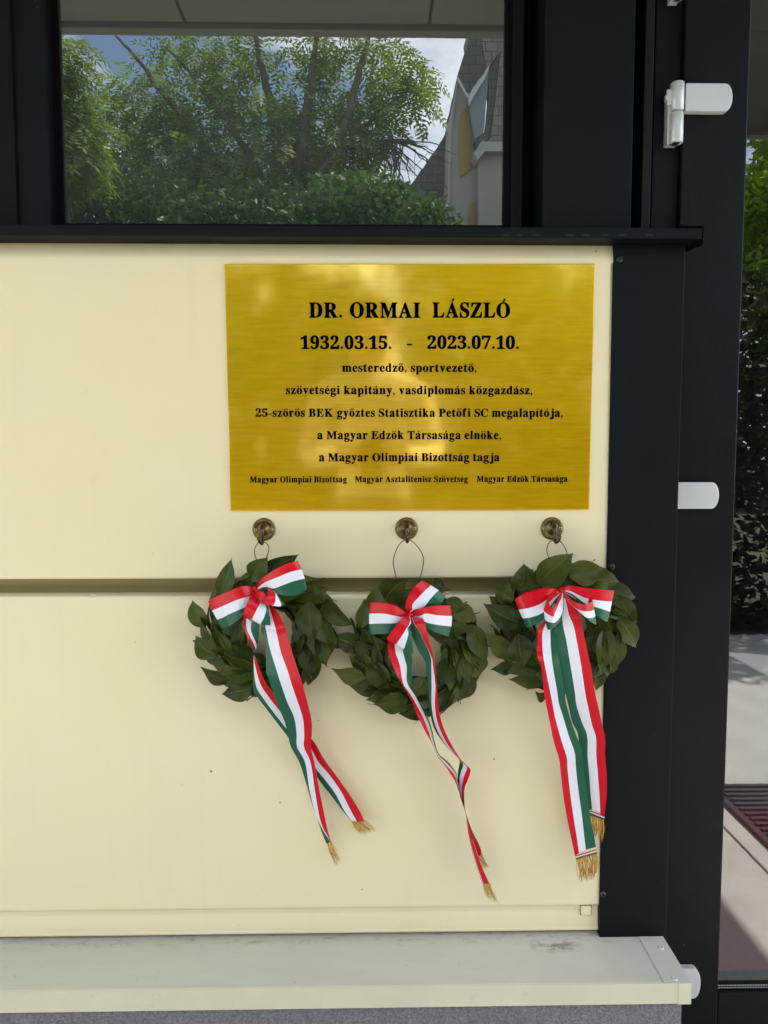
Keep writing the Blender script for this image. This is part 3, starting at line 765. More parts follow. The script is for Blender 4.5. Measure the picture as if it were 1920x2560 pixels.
def wreath_base(seed, cpx, label, wire, extra, Rm=.0665, rt_=.0190, rows=None):
    yc = -.025; c = at(*cpx, yc); rng = random.Random(seed)
    w = empty('laurel_wreath', (c.x, yc, c.z), label, 'wreath', 'leaf wreaths hanging in a row')
    core = MB(); pts = [Vector((c.x+math.sin(t)*Rm, yc, c.z+math.cos(t)*Rm)) for t in [2*math.pi*k/40 for k in range(41)]]
    core.tube(pts, rt_*.80, 14, cap=False).build('straw_core', M['straw'], w)
    rows = rows or [(112, 13, 22, (.058, .080), (.028, .037), .1), (74, 16, 20, (.060, .084), (.029, .040), .8), (-75, 12, 2, (.048, .064), (.026, .034), .2), (42, 16, 15, (.058, .084), (.030, .042), .4),
                    (-38, 14, 0, (.052, .072), (.029, .040), .5), (6, 16, 8, (.056, .080), (.030, .042), 0)]
    me = leaf_mesh(rng, rows, c.x, c.z, Rm, rt_, yc, extra); link('leaf_ring', me, w)
    P = catmull([at(*p[:2], p[2]) for p in wire], 8)
    MB().tube(P, .00075, 6).build('hanging_wire', M['wire'], w)
    return w, rng

A_ = crop(500, 1380, 5.53); B_ = crop(600, 1600, 3.686); C_ = crop(900, 1420, 6.636); D_ = crop(950, 1640, 3.456); E_ = crop(1270, 1440, 5.72); F_ = crop(1330, 1700, 4.097)
G_ = crop(600, 1280, 13.825); H_ = crop(600, 1270, 1.975); I_ = crop(1340, 1280, 15.8); Q4 = crop(440, 1260, 2.074); Q5 = crop(1140, 1260, 2.765)
def ex(cv, lst): return [(cv(a), cv(b), yb, yt, w, cu, tb) for (a, b, yb, yt, w, cu, tb) in lst]

# --- wreath at the left
wr1, rg = wreath_base(11, (670, 1582), 'leaf wreath whose lopsided bow tilts up to the right, two crossing ribbon tails spreading apart',
    [(*G_(p), y) for p, y in (((865, 1850), -.03), ((915, 1580), -.024), ((1000, 1300), -.024), ((940, 1110), -.025), ((770, 1018), -.0262), ((640, 1050), -.025), ((540, 1200), -.024), ((500, 1420), -.024), ((600, 1750), -.03))],
    ex(Q4, [((225, 480), (280, 298), -.055, -.06, .040, .2, .3), ((150, 640), (85, 510), -.04, -.045, .042, .3, .6), ((215, 790), (110, 690), -.045, -.05, .046, .3, .6), ((270, 930), (145, 855), -.03, -.045, .032, .2, .3), ((400, 960), (252, 985), -.045, -.05, .046, .2, .2),
            ((760, 490), (912, 620), -.04, -.05, .046, .4, .5), ((720, 470), (782, 440), -.05, -.05, .04, .3, .5), ((790, 620), (790, 790), -.045, -.03, .050, .3, .2), ((745, 780), (682, 940), -.045, -.035, .036, .4, .6), ((390, 400), (470, 285), -.06, -.066, .046, .2, -.6), ((455, 380), (620, 280), -.05, -.06, .048, .3, .4),
            ((690, 500), (712, 700), -.072, -.074, .058, .2, .2), ((330, 620), (245, 660), -.06, -.064, .05, .2, .2)]))
KY = -.082
bow = MB()
bn = knot(A_((790, 548)), KY-.006, wr1, .0075, .0085, rg, .5)
ribbon('bow_loop', A_, [((755,530),(750,545),(745,560),(740,575),KY,KY), ((655,472),(690,612),(650,740),(600,860),-.090,-.092), ((530,490),(560,645),(540,800),(520,945),-.098,-.096), ((380,550),(410,705),(400,860),(410,1020),-.098,-.094), ((240,612),(275,765),(320,905),(370,1035),-.094,-.090), ((110,680),(165,810),(235,935),(305,1060),-.085,-.084)], wr1, back=.016)
ribbon('bow_loop', A_, [((780,505),(785,515),(790,525),(795,535),KY,KY), ((800,430),(850,450),(900,480),(930,520),-.088,-.09), ((890,340),(935,405),(1010,505),(1040,570),-.094,-.094), ((1040,240),(1080,345),(1130,465),(1190,605),-.098,-.094), ((1200,165),(1240,280),(1290,405),(1340,592),-.096,-.090), ((1350,118),(1405,238),(1450,365),(1478,505),-.085,-.084)], wr1, back=.016)
ribbon('bow_loop', A_, [((870,470),(890,480),(905,490),(915,495),KY-.004,KY-.002), ((935,500),(985,510),(1010,520),(1030,530),-.094,-.088), ((930,590),(1045,595),(1095,650),(1130,660),-.106,-.092), ((915,715),(1015,735),(1110,752),(1160,748),-.110,-.094), ((928,645),(880,715),(882,718),(884,720),-.104,-.106), ((880,560),(820,685),(822,688),(824,691),-.100,-.106), ((790,540),(762,590),(762,593),(762,596),-.09,-.092)], wr1)
ribbon('bow_loop', A_, [((730,575),(760,590),(790,600),(810,610),KY-.006,KY-.006), ((690,620),(830,690),(912,735),(940,750),-.098,-.094), ((640,740),(775,815),(890,890),(960,900),-.105,-.099), ((592,868),(715,935),(830,1003),(975,1015),-.100,-.096)], wr1, back=.014)
tA, _ = ribbon('ribbon_tail', A_, [((600,870),(640,910),(710,960),(820,990),-.083,-.083), ((605,1000),(645,1060),(705,1080),(815,1090),-.084,-.080), ((650,1170),(700,1180),(740,1180),(810,1200),-.085,-.074), ((742,1315),(762,1312),(785,1292),(798,1262),-.082,-.066), ((757,1385),(755,1385),(762,1375),(768,1368),-.08,-.064),
    ((130,128),(129,135),(127,142),(125,150),-.076,-.064,B_), ((165,220),(140,240),(127,260),(119,290),-.070,-.060,B_), ((225,370),(190,410),(150,430),(122,450),-.064,-.056,B_), ((300,480),(258,515),(212,535),(168,535),-.056,-.052,B_), ((395,640),(350,635),(300,655),(248,640),-.048,-.046,B_), ((540,800),(480,800),(415,800),(385,820),-.036,-.036,B_), ((680,935),(630,960),(580,990),(540,1020),-.028,-.026,B_),
    ((770,1090),(720,1120),(680,1160),(650,1180),-.024,-.020,B_), ((880,1240),(830,1252),(785,1290),(750,1320),-.022,-.016,B_), ((1000,1410),(932,1400),(880,1420),(845,1440),-.022,-.014,B_), ((1100,1570),(1020,1570),(960,1572),(935,1560),-.022,-.014,B_), ((1145,1665),(1080,1678),(1032,1673),(1020,1662),-.022,-.014,B_)], wr1)
fringe(rg, B_((1028,1668)), B_((1144,1658)), B_((1105,1795)), B_((1262,1752)), -.018, tA, 40)
tM, _ = ribbon('ribbon_tail', A_, [((990,740),(950,735),(925,735),(900,730),-.085,-.083), ((1090,860),(990,870),(930,900),(870,920),-.088,-.084), ((1170,1020),(1045,1060),(905,1030),(850,1025),-.093,-.086), ((1200,1130),(1065,1150),(920,1110),(852,1110),-.089,-.083), ((1280,1400),(1120,1390),(965,1330),(905,1260),-.088,-.083), ((1360,1650),(1215,1655),(1065,1655),(915,1650),-.086,-.082),
    ((575,400),(475,405),(372,390),(262,350),-.084,-.080,B_), ((625,590),(530,565),(435,570),(330,560),-.076,-.072,B_), ((660,740),(580,725),(500,720),(408,745),-.066,-.062,B_), ((662,860),(592,880),(522,870),(440,865),-.058,-.054,B_), ((655,985),(590,988),(527,987),(468,982),-.052,-.049,B_), ((690,1150),(650,1130),(600,1130),(548,1130),-.045,-.038,B_), ((725,1350),(685,1350),(640,1375),(605,1310),-.038,-.028,B_), ((770,1570),(720,1570),(690,1590),(660,1505),-.030,-.020,B_), ((800,1720),(752,1700),(738,1700),(715,1660),-.025,-.015,B_), ((826,1815),(792,1785),(780,1780),(758,1785),-.022,-.012,B_), ((838,1850),(834,1854),(832,1857),(798,1878),-.020,-.012,B_)], wr1)
fringe(rg, B_((800,1876)), B_((838,1852)), B_((880,2085)), B_((928,2035)), -.016, tM, 26)

# --- middle wreath
wr2, rg = wreath_base(23, (1042, 1630), 'leaf wreath with pinwheel bow and thin twisted ribbon tails, hanging lowest on long wire',
    [(*H_(p), y) for p, y in (((783, 392), -.03), ((768, 330), -.026), ((757, 262), -.023), ((775, 200), -.023), ((800, 166), -.024), ((826, 158), -.0255), ((855, 168), -.024), ((890, 210), -.023), ((906, 255), -.023), ((895, 325), -.026), ((866, 392), -.03))],
    ex(Q4, [((1000, 560), (1075, 415), -.05, -.058, .040, .2, .3), ((1080, 500), (1190, 405), -.062, -.07, .060, .2, .3), ((960, 640), (972, 505), -.045, -.05, .038, .3, .3), ((965, 760), (805, 700), -.035, -.04, .044, .4, .7), ((985, 900), (825, 860), -.045, -.05, .042, .25, .1), ((1060, 990), (888, 930), -.03, -.04, .034, .2, .2), ((1200, 1010), (1040, 1035), -.05, -.055, .05, .2, .1), ((1330, 1060), (1170, 1085), -.04, -.045, .03, .2, .1),
            ((1400, 500), (1505, 520), -.045, -.05, .036, .3, .8), ((1430, 540), (1552, 605), -.05, -.055, .042, .3, .2), ((1520, 620), (1607, 805), -.045, -.045, .046, .3, .2), ((1570, 760), (1562, 910), -.04, -.035, .05, .3, .3), ((1540, 880), (1485, 1012), -.035, -.03, .032, .3, .4), ((1300, 430), (1392, 440), -.035, -.03, .036, .3, .4), ((1290, 900), (1240, 985), -.066, -.068, .048, .1, .2)]), Rm=.0665, rt_=.0185)
bn = knot(C_((840, 790)), KY-.007, wr2, .006, .008, rg, -.3)
ribbon('bow_loop', C_, [((815,770),(812,788),(808,803),(800,820),KY,KY), ((720,710),(700,815),(680,862),(660,905),-.09,-.09), ((590,630),(580,795),(590,915),(570,1040),-.097,-.094), ((450,590),(430,762),(440,920),(440,1090),-.098,-.095), ((300,578),(290,755),(290,922),(300,1096),-.094,-.092), ((170,578),(150,755),(148,925),(165,1095),-.085,-.084)], wr2, back=.015)
ribbon('bow_loop', C_, [((800,735),(815,740),(830,745),(845,745),KY,KY), ((765,690),(865,690),(900,695),(930,692),-.09,-.088), ((755,600),(870,605),(1055,650),(1100,652),-.096,-.090), ((820,440),(960,500),(1140,545),(1320,605),-.098,-.092), ((930,290),(1070,385),(1225,450),(1370,545),-.094,-.090), ((1035,205),(1175,285),(1305,365),(1415,470),-.084,-.083)], wr2, back=.015)
ribbon('bow_loop', C_, [((845,770),(850,790),(855,800),(860,810),KY,KY), ((930,695),(990,795),(1020,850),(1040,900),-.092,-.09), ((1090,650),(1100,758),(1090,900),(1110,990),-.099,-.095), ((1290,622),(1290,785),(1270,940),(1270,1070),-.097,-.093), ((1505,625),(1530,795),(1518,968),(1475,1135),-.085,-.084)], wr2, back=.015)
ribbon('bow_loop', C_, [((790,775),(815,790),(835,810),(845,820),KY-.006,KY-.006), ((700,830),(830,900),(845,912),(852,918),-.100,-.096), ((590,970),(760,1020),(790,1000),(815,990),-.107,-.100), ((500,1090),(680,1150),(800,1110),(860,1110),-.108,-.100), ((438,1180),(592,1268),(725,1352),(880,1430),-.100,-.095)], wr2, back=.013)
tL, _ = ribbon('ribbon_tail', C_, [((460,1200),(575,1262),(700,1322),(850,1405),-.086,-.084), ((465,1340),(595,1420),(725,1440),(862,1460),-.088,-.083), ((510,1520),(640,1540),(750,1540),(865,1560),-.086,-.080), ((125,120),(178,110),(232,100),(274,110),-.084,-.074,D_), ((200,260),(200,235),(235,230),(285,240),-.080,-.064,D_), ((275,390),(275,350),(305,345),(335,385),-.076,-.056,D_), ((330,530),(362,510),(392,520),(407,512),-.068,-.046,D_), ((400,670),(420,652),(438,642),(449,632),-.060,-.036,D_), ((450,760),(456,760),(463,755),(474,742),-.054,-.028,D_), ((494,862),(498,858),(503,852),(510,845),-.048,-.022,D_), ((556,942),(568,938),(580,930),(592,917),-.046,-.020,D_), ((627,1050),(643,1030),(652,1015),(656,1003),-.044,-.020,D_), ((663,1120),(667,1100),(669,1080),(668,1060),-.042,-.018,D_), ((699,1235),(703,1230),(706,1225),(709,1220),-.040,-.016,D_), ((741,1352),(740,1352),(738,1352),(736,1352),-.036,-.016,D_), ((775,1500),(757,1500),(755,1500),(754,1500),-.034,-.016,D_), ((815,1640),(788,1640),(786,1642),(784,1644),-.032,-.016,D_), ((880,1820),(845,1830),(841,1832),(838,1834),-.030,-.016,D_), ((945,1965),(893,1970),(887,1970),(883,1968),-.028,-.018,D_)], wr2)
fringe(rg, D_((888,1970)), D_((945,1963)), D_((920,2085)), D_((1034,2145)), -.024, tL, 34)
tR, _ = ribbon('ribbon_tail', C_, [((880,800),(865,815),(860,820),(850,840),KY-.008,KY-.004), ((1060,880),(900,920),(895,925),(850,960),-.097,-.088), ((1110,1050),(1000,1070),(995,1073),(860,1110),-.098,-.086), ((1150,1220),(1065,1215),(1061,1218),(895,1200),-.097,-.084), ((1200,1390),(1150,1390),(1144,1393),(970,1370),-.094,-.082), ((1230,1510),(1200,1510),(1178,1505),(1045,1490),-.090,-.080), ((478,110),(460,100),(443,90),(395,80),-.086,-.076,D_), ((490,240),(478,250),(445,250),(415,250),-.080,-.068,D_), ((505,440),(475,440),(447,440),(425,430),-.070,-.058,D_), ((545,610),(505,600),(480,610),(463,612),-.060,-.044,D_), ((615,760),(582,760),(556,752),(543,747),-.052,-.034,D_), ((690,880),(666,871),(646,857),(634,847),-.046,-.026,D_), ((740,935),(718,922),(700,908),(684,900),-.044,-.022,D_), ((783,985),(752,965),(718,945),(684,942),-.044,-.022,D_), ((765,1060),(725,1040),(690,1030),(671,1025),-.042,-.020,D_), ((730,1150),(705,1140),(685,1130),(675,1125),-.040,-.016,D_), ((730,1270),(712,1260),(700,1240),(695,1230),-.037,-.013,D_), ((742,1350),(739,1352),(737,1354),(735,1356),-.033,-.011,D_), ((790,1495),(772,1500),(769,1501),(767,1502),-.028,-.011,D_), ((858,1635),(822,1650),(818,1652),(815,1655),-.024,-.011,D_), ((880,1705),(852,1738),(848,1738),(845,1737),-.020,-.010,D_)], wr2)
fringe(rg, D_((850,1737)), D_((879,1708)), D_((895,1835)), D_((942,1830)), -.014, tR, 20)

# --- wreath next to the post
wr3, rg = wreath_base(37, (1404, 1568), 'leaf wreath with wide level bow and two broad ribbon tails, overlapping the black post',
    [(*I_(p), y) for p, y in (((572, 1900), -.03), ((470, 1720), -.024), ((425, 1510), -.023), ((480, 1280), -.023), ((580, 1160), -.0245), ((780, 1108), -.026), ((930, 1140), -.0245), ((1080, 1310), -.023), ((1190, 1510), -.023), ((1222, 1620), -.024), ((1215, 1760), -.03))],
    ex(Q5, [((430, 600), (465, 425), -.05, -.055, .062, .3, .3), ((560, 560), (795, 365), -.055, -.062, .070, .3, .2), ((760, 470), (1018, 440), -.05, -.055, .056, .25, .2), ((930, 530), (1110, 540), -.06, -.06, .05, .3, .3), ((1000, 560), (1232, 640), -.05, -.045, .052, .3, .4), ((1120, 640), (1242, 810), -.05, -.045, .046, .3, .2), ((1120, 790), (1240, 985), -.045, -.04, .046, .3, .4), ((1110, 900), (1108, 1135), -.04, -.035, .05, .25, .2), ((1060, 1000), (985, 1195), -.045, -.035, .046, .3, .2), ((960, 1080), (960, 1290), -.03, -.03, .034, .2, .2),
            ((320, 760), (240, 650), -.04, -.05, .036, .2, .3), ((460, 830), (215, 700), -.05, -.055, .052, .2, -.2), ((330, 700), (365, 555), -.045, -.05, .040, .3, .3), ((380, 1060), (212, 910), -.045, -.055, .044, .2, .4), ((400, 1150), (255, 1150), -.035, -.04, .03, .2, .1), ((620, 1100), (375, 1170), -.05, -.05, .05, .25, .2), ((600, 1220), (392, 1215), -.035, -.04, .038, .2, .1), ((640, 1330), (560, 1300), -.03, -.03, .026, .2, .1), ((430, 900), (470, 1110), -.064, -.068, .055, .1, .2)]))
bn = knot(E_((770, 222)), KY-.006, wr3, .005, .007, rg, .1)
ribbon('bow_loop', E_, [((740,205),(735,215),(730,222),(725,230),KY,KY), ((640,182),(600,290),(570,370),(540,450),-.090,-.092), ((480,195),(480,390),(500,520),(510,605),-.094,-.099), ((300,235),(330,450),(350,585),(370,702),-.095,-.100), ((180,285),(220,472),(260,602),(300,730),-.093,-.096), ((92,335),(150,482),(205,602),(255,725),-.085,-.086)], wr3, back=.014)
ribbon('bow_loop', E_, [((780,200),(785,205),(790,210),(795,212),KY,KY), ((880,148),(900,220),(920,260),(940,300),-.088,-.09), ((1080,168),(1090,310),(1120,400),(1140,480),-.092,-.094), ((1290,190),(1300,350),(1310,460),(1330,610),-.093,-.094), ((1520,210),(1490,365),(1460,510),(1425,660),-.084,-.085)], wr3, back=.012)
ribbon('bow_loop', E_, [((755,230),(750,240),(745,250),(740,260),KY-.003,KY-.003), ((655,250),(640,330),(630,400),(620,460),-.090,-.091), ((565,312),(507,480),(524,600),(558,735),-.098,-.099), ((625,458),(635,580),(625,668),(610,762),-.113,-.112), ((690,420),(665,545),(705,640),(700,700),-.107,-.106), ((682,420),(712,430),(775,525),(762,610),-.101,-.100), ((722,310),(760,320),(793,380),(806,400),-.094,-.093), ((765,240),(775,245),(785,255),(790,260),-.088,-.088)], wr3)
ribbon('bow_loop', E_, [((785,215),(787,220),(790,225),(792,230),KY-.002,KY-.002), ((960,262),(935,292),(960,325),(985,352),-.089,-.089), ((1120,305),(1090,335),(1090,380),(1100,410),-.092,-.092), ((1210,345),(1230,472),(1250,562),(1267,672),-.098,-.098), ((1120,408),(1110,507),(1130,597),(1180,655),-.110,-.108), ((960,370),(985,470),(1000,492),(1010,502),-.106,-.105), ((830,270),(860,360),(864,368),(868,376),-.096,-.096), ((790,230),(795,240),(797,245),(798,250),-.089,-.089)], wr3)
tR3, cR = ribbon('ribbon_tail', E_, [((830,290),(815,310),(805,320),(800,330),KY-.004,KY-.004), ((970,450),(862,520),(778,560),(740,560),-.092,-.086), ((1035,600),(890,600),(778,640),(700,690),-.094,-.086), ((1065,740),(940,720),(800,780),(660,770),-.090,-.087), ((1110,960),(985,940),(835,930),(685,930),-.088,-.085), ((1180,1280),(1045,1270),(890,1260),(735,1240),-.085,-.082), ((1240,1640),(1100,1650),(955,1650),(815,1640),-.076,-.074), ((680,280),(575,280),(455,255),(370,250),-.068,-.066,F_), ((720,460),(615,460),(508,425),(410,430),-.060,-.057,F_), ((750,605),(655,590),(565,575),(472,560),-.056,-.053,F_), ((748,760),(658,770),(570,780),(478,770),-.047,-.045,F_), ((765,980),(675,980),(585,955),(490,960),-.040,-.034,F_), ((765,1180),(690,1180),(600,1160),(512,1150),-.034,-.027,F_), ((740,1400),(700,1365),(615,1330),(530,1320),-.028,-.022,F_)], wr3)
fringe(rg, F_((560,1345)), F_((735,1402)), F_((600,1560)), F_((720,1660)), -.026, tR3, 36); trim(rg, F_((560,1338)), F_((742,1408)), -.027, tR3)
tL3, cL = ribbon('ribbon_tail', E_, [((520,640),(550,660),(600,690),(650,720),-.086,-.085), ((432,760),(497,790),(606,790),(690,800),-.090,-.086), ((425,920),(490,950),(610,960),(700,960),-.086,-.088), ((415,1140),(505,1150),(625,1170),(725,1160),-.092,-.088), ((480,1320),(545,1370),(655,1380),(765,1390),-.086,-.085), ((510,1640),(600,1640),(703,1650),(812,1640),-.080,-.080), ((150,280),(215,270),(275,240),(345,210),-.073,-.073,F_), ((185,450),(242,405),(312,355),(388,375),-.067,-.068,F_), ((225,640),(302,622),(377,572),(440,530),-.063,-.064,F_), ((275,800),(355,787),(437,745),(512,725),-.060,-.062,F_), ((295,960),(365,920),(450,900),(527,890),-.052,-.053,F_), ((320,1180),(390,1150),(475,1130),(555,1100),-.044,-.045,F_), ((360,1420),(425,1400),(510,1380),(590,1350),-.038,-.039,F_), ((405,1640),(460,1620),(535,1600),(630,1560),-.033,-.035,F_), ((440,1800),(482,1772),(552,1738),(655,1710),-.030,-.033,F_)], wr3)
fringe(rg, F_((452,1830)), F_((664,1768)), F_((490,2085)), F_((658,2010)), -.031, tL3, 52); trim(rg, F_((445,1812)), F_((664,1748)), -.033, tL3)

# ------------------------------------------------------------------ what stands behind the camera (seen in the glass and the brass)
pave = MB(); pave.box(-9, 1.055, -3.15, YS+.2, -.06, 0); pave.box(1.063, 9, -3.15, .12, -.06, 0)
tag(pave.build('pavement', M['pave'], None, bevel=.003), kind='structure')
gt = NT('planted_ground'); gt.set('Base Color', gt.mix(gt.ramp(gt.noise(8, 6), [(.35, 0.), (.65, 1.)]), (.035, .045, .02), (.09, .08, .055))).set('Roughness', .95)
grd = MB().add([(-200, -200, -.065), (200, -200, -.065), (200, .5, -.065), (-200, .5, -.065)], [(0, 1, 2, 3)])
tag(grd.build('ground', gt.mat), kind='structure')
mat_ = MB(); mat_.box(1.14, 2.2, -1.02, -.20, .0005, .006)
for k in range(26): mat_.box(1.155, 2.185, -1.005+k*.031, -.990+k*.031, .006, .014)
for (a, b, c, d) in ((1.125, 1.14, -1.035, -.185), (2.2, 2.215, -1.035, -.185)): mat_.box(a, b, c, d, .0005, .016)
mat_.box(1.14, 2.2, -1.035, -1.02, .0005, .016); mat_.box(1.14, 2.2, -.2, -.185, .0005, .016)
tag(mat_.build('entrance_mat', plain('dark_red_slats', (.05, .011, .013), .6)), 'dark red slatted entrance mat lying on the sunlit pavement, mirrored in the door', 'mat')

can = empty('entrance_canopy', (0, 0, 2.78), 'flat grey canopy over the entrance, its panelled underside mirrored in the window', 'canopy')
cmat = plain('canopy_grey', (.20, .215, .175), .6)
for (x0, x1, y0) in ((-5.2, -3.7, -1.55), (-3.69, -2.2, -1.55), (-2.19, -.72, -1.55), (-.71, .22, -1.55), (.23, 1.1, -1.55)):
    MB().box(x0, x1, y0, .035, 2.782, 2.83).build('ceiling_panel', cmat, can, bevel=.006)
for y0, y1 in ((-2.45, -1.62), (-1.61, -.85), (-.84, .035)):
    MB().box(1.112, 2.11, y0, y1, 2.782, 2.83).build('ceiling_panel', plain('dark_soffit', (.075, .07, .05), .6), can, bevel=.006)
MB().box(-5.25, 1.11, -1.60, -1.551, 2.76, 2.98).build('fascia', cmat, can, bevel=.004)
MB().box(1.111, 2.14, -2.50, -2.451, 2.76, 2.98).build('fascia', cmat, can, bevel=.004)
MB().box(-5.25, 2.14, -1.549, .035, 2.84, 2.98).build('roof_deck', cmat, can); MB().box(1.112, 2.14, -2.449, -1.551, 2.835, 2.978).build('roof_deck', cmat, can)

def mir(px, py, D, yg=YG):
    """place of the real thing whose mirror image in the glass is met at this pixel, D metres from the lens"""
    p = at(px, py, D+CP.y); return Vector((p.x, 2*yg-p.y, p.z))
class Foliage:
    def __init__(s): s.v = []; s.f = []; s.t = []; s.n = 0
    def compound(s, rng, p, d, L, pairs, lw, ll, droop):
        """pinnate leaf: leaflets in pairs along a drooping midrib"""
        d = d/np.linalg.norm(d); upv = np.array([0, 0, 1.]); side = np.cross(d, upv); k = np.linalg.norm(side)
        side = side/k if k > 1e-3 else np.array([1., 0, 0])
        tint = rng.random()
        q = np.array(p, float); st = L/pairs
        for i in range(pairs):
            d2 = d+np.array([0, 0, -droop*i/pairs]); d2 /= np.linalg.norm(d2); q = q+d2*st
            nrm = np.cross(side, d2)
            for sg in (-1, 1):
                a = (side*sg*.85+d2*.5+nrm*rng.uniform(-.35, .1)); a /= np.linalg.norm(a); b = np.cross(a, nrm); b /= max(1e-6, np.linalg.norm(b))
                s.quad(q, a, b, ll*rng.uniform(.8, 1.15)*(1-.35*abs(i/pairs-.4)), lw, tint*.7+rng.random()*.3)
        s.quad(q, d2, side, ll, lw, tint)
    def quad(s, p, a, b, L, w, tint):
        s.v += [p, p+a*L*.45+b*w, p+a*L, p+a*L*.45-b*w]; s.f.append((s.n, s.n+1, s.n+2, s.n+3)); s.n += 4; s.t += [tint]*4
    def mesh(s, name, mat):
        me = bpy.data.meshes.new(name); me.from_pydata([tuple(map(float, v)) for v in s.v], [], s.f); me.materials.append(mat)
        a = me.attributes.new('tint', 'FLOAT', 'POINT'); a.data.foreach_set('value', s.t); me.update(); return me
FOL = dict(ash=mk_foliage('ash_leaf', (.046, .073, .017), (.155, .21, .038), .46), bush=mk_foliage('bush_leaf', (.026, .062, .018), (.07, .135, .038), .32), hedge=mk_foliage('hedge_leaf', (.022, .045, .012), (.06, .10, .022), .3), maple=mk_foliage('bright_leaf', (.10, .16, .014), (.26, .34, .04), .5))
bark = NT('bark'); bark.set('Base Color', bark.mix(bark.noise(20, 5, .6, (1, 1, .3)), (.045, .038, .03), (.13, .11, .09))).set('Roughness', .9); BARK = bark.mat

def limb(mb, a, b, r0, r1, rng, n=7, wob=.06):
    P = []
    for k in range(n+1):
        t = k/n; p = a.lerp(b, t); w = math.sin(math.pi*t)*wob*(b-a).length
        P.append(p+Vector((rng.uniform(-1, 1)*w*.35, rng.uniform(-1, 1)*w*.35, w*.6)))
    mb.tube(P, [r0+(r1-r0)*k/n for k in range(n+1)], 7); return P
def clump_leaves(fo, rng, clumps, kind):
    for (px, py, rx, ry, D, dd, cnt) in clumps:
        for _ in range(cnt):
            while True:
                u = np.array([rng.uniform(-1, 1) for _ in range(3)])
                if u@u <= 1: break
            c = mir(px+u[0]*rx, py+u[1]*ry, D+u[2]*dd)
            p = np.array(c); cc = np.array(mir(px, py, D))
            d = (p-cc)*.7+np.array([rng.uniform(-.6, .6), rng.uniform(-.6, .6), rng.uniform(-.5, .2)]); 
            if kind == 'ash': fo.compound(rng, p, d, rng.uniform(.26, .42), 6, .0165, rng.uniform(.095, .135), 1.1)
            else:
                a = d/max(1e-6, np.linalg.norm(d)); b = np.cross(a, np.array([rng.uniform(-1, 1), rng.uniform(-1, 1), rng.uniform(-.3, 1)])); b /= max(1e-6, np.linalg.norm(b))
                for _k in range(3):
                    o = np.array([rng.uniform(-.09, .09) for _ in range(3)]); a2 = a+np.array([rng.uniform(-.5, .5) for _ in range(3)]); a2 /= np.linalg.norm(a2)
                    fo.quad(p+o, a2, b, rng.uniform(.07, .13), rng.uniform(.02, .034), rng.random())

rng = random.Random(5)
# ash tree in the middle of the window reflection
base = mir(720, 1500, 10.2); base.z = -.07
ash = empty('ash_tree', base, 'tall feathery leaved ash tree filling the window reflection', 'tree')
mb = MB(); fork = mir(735, 640, 10.2)
limb(mb, base, fork, .16, .13, rng, 8, .03)
tw = []
for (p1, p2, r) in (((760, 330), (800, 60), .075), ((690, 330), (625, 40), .07), ((480, 330), (290, 90), .055), ((870, 300), (930, 60), .06), ((620, 380), (420, 120), .05), ((560, 420), (300, 330), .04), ((800, 430), (1000, 240), .045)):
    a = mir(*p1, 9.5+rng.uniform(-.3, .3)); b = mir(*p2, 9.4+rng.uniform(-.4, .4))
    limb(mb, fork, a, r*1.4, r*.95, rng, 6, .05); P = limb(mb, a, b, r*.95, r*.3, rng, 8, .05); tw.append((a, b))
# dead drooping limb towards the house
a = mir(760, 400, 10.0); b = mir(900, 362, 9.6); c = mir(1010, 352, 9.5); limb(mb, fork, a, .06, .05, rng); limb(mb, a, b, .05, .04, rng); limb(mb, b, c, .04, .03, rng, 5, .03)
for k in range(26):
    s_ = b.lerp(c, rng.uniform(.45, 1.0)); e = mir(960+rng.uniform(-30, 190), 430+rng.uniform(-60, 90), 9.5+rng.uniform(-.5, .5))
    P = limb(mb, s_, e, .012, .004, rng, 6, .16)
    for q in range(2):
        o = P[rng.randint(2, 5)]; limb(mb, o, o+Vector((rng.uniform(-.25, .3), rng.uniform(-.2, .2), rng.uniform(-.4, .05))), .005, .002, rng, 3, .05)
mb.build('trunk', BARK, ash)
fo = Foliage()
clump_leaves(fo, rng, [(430, 235, 180, 100, 10.0, .8, 190), (660, 210, 170, 100, 9.9, .8, 190), (900, 175, 150, 90, 9.9, .7, 125), (1010, 240, 75, 60, 9.6, .5, 68), (1025, 175, 60, 45, 9.6, .4, 37), (640, 370, 300, 120, 10.0, .9, 589), (390, 420, 230, 120, 9.9, .9, 434), (830, 330, 140, 95, 9.8, .6, 204), (640, 460, 260, 90, 10.1, .6, 279), (315, 290, 105, 90, 9.8, .6, 111), (860, 115, 170, 45, 9.9, .5, 45), (520, 115, 170, 45, 9.9, .5, 60), (930, 330, 70, 70, 9.6, .4, 43), (640, 20, 330, 70, 10, .9, 110)], 'ash')
link('crown', fo.mesh('crown', FOL['ash']), ash)
def shrub(name, label, cat, clumps, kind, mat, seed, base_px, D, group=None):
    rg_ = random.Random(seed); b = mir(*base_px, D); b.z = -.07
    e = empty(name, b, label, cat, group); m = MB()
    for k in range(6):
        c = clumps[k % len(clumps)]; t = mir(c[0]+rg_.uniform(-.6, .6)*c[2], c[1]+rg_.uniform(-.3, .5)*c[3], c[4]+rg_.uniform(-.3, .3))
        limb(m, b+Vector((rg_.uniform(-.1, .1), rg_.uniform(-.1, .1), 0)), t, .05, .012, rg_, 8, .05)
    m.build('trunk', BARK, e); f = Foliage(); clump_leaves(f, rg_, clumps, kind); link('crown', f.mesh('crown', mat), e); return e
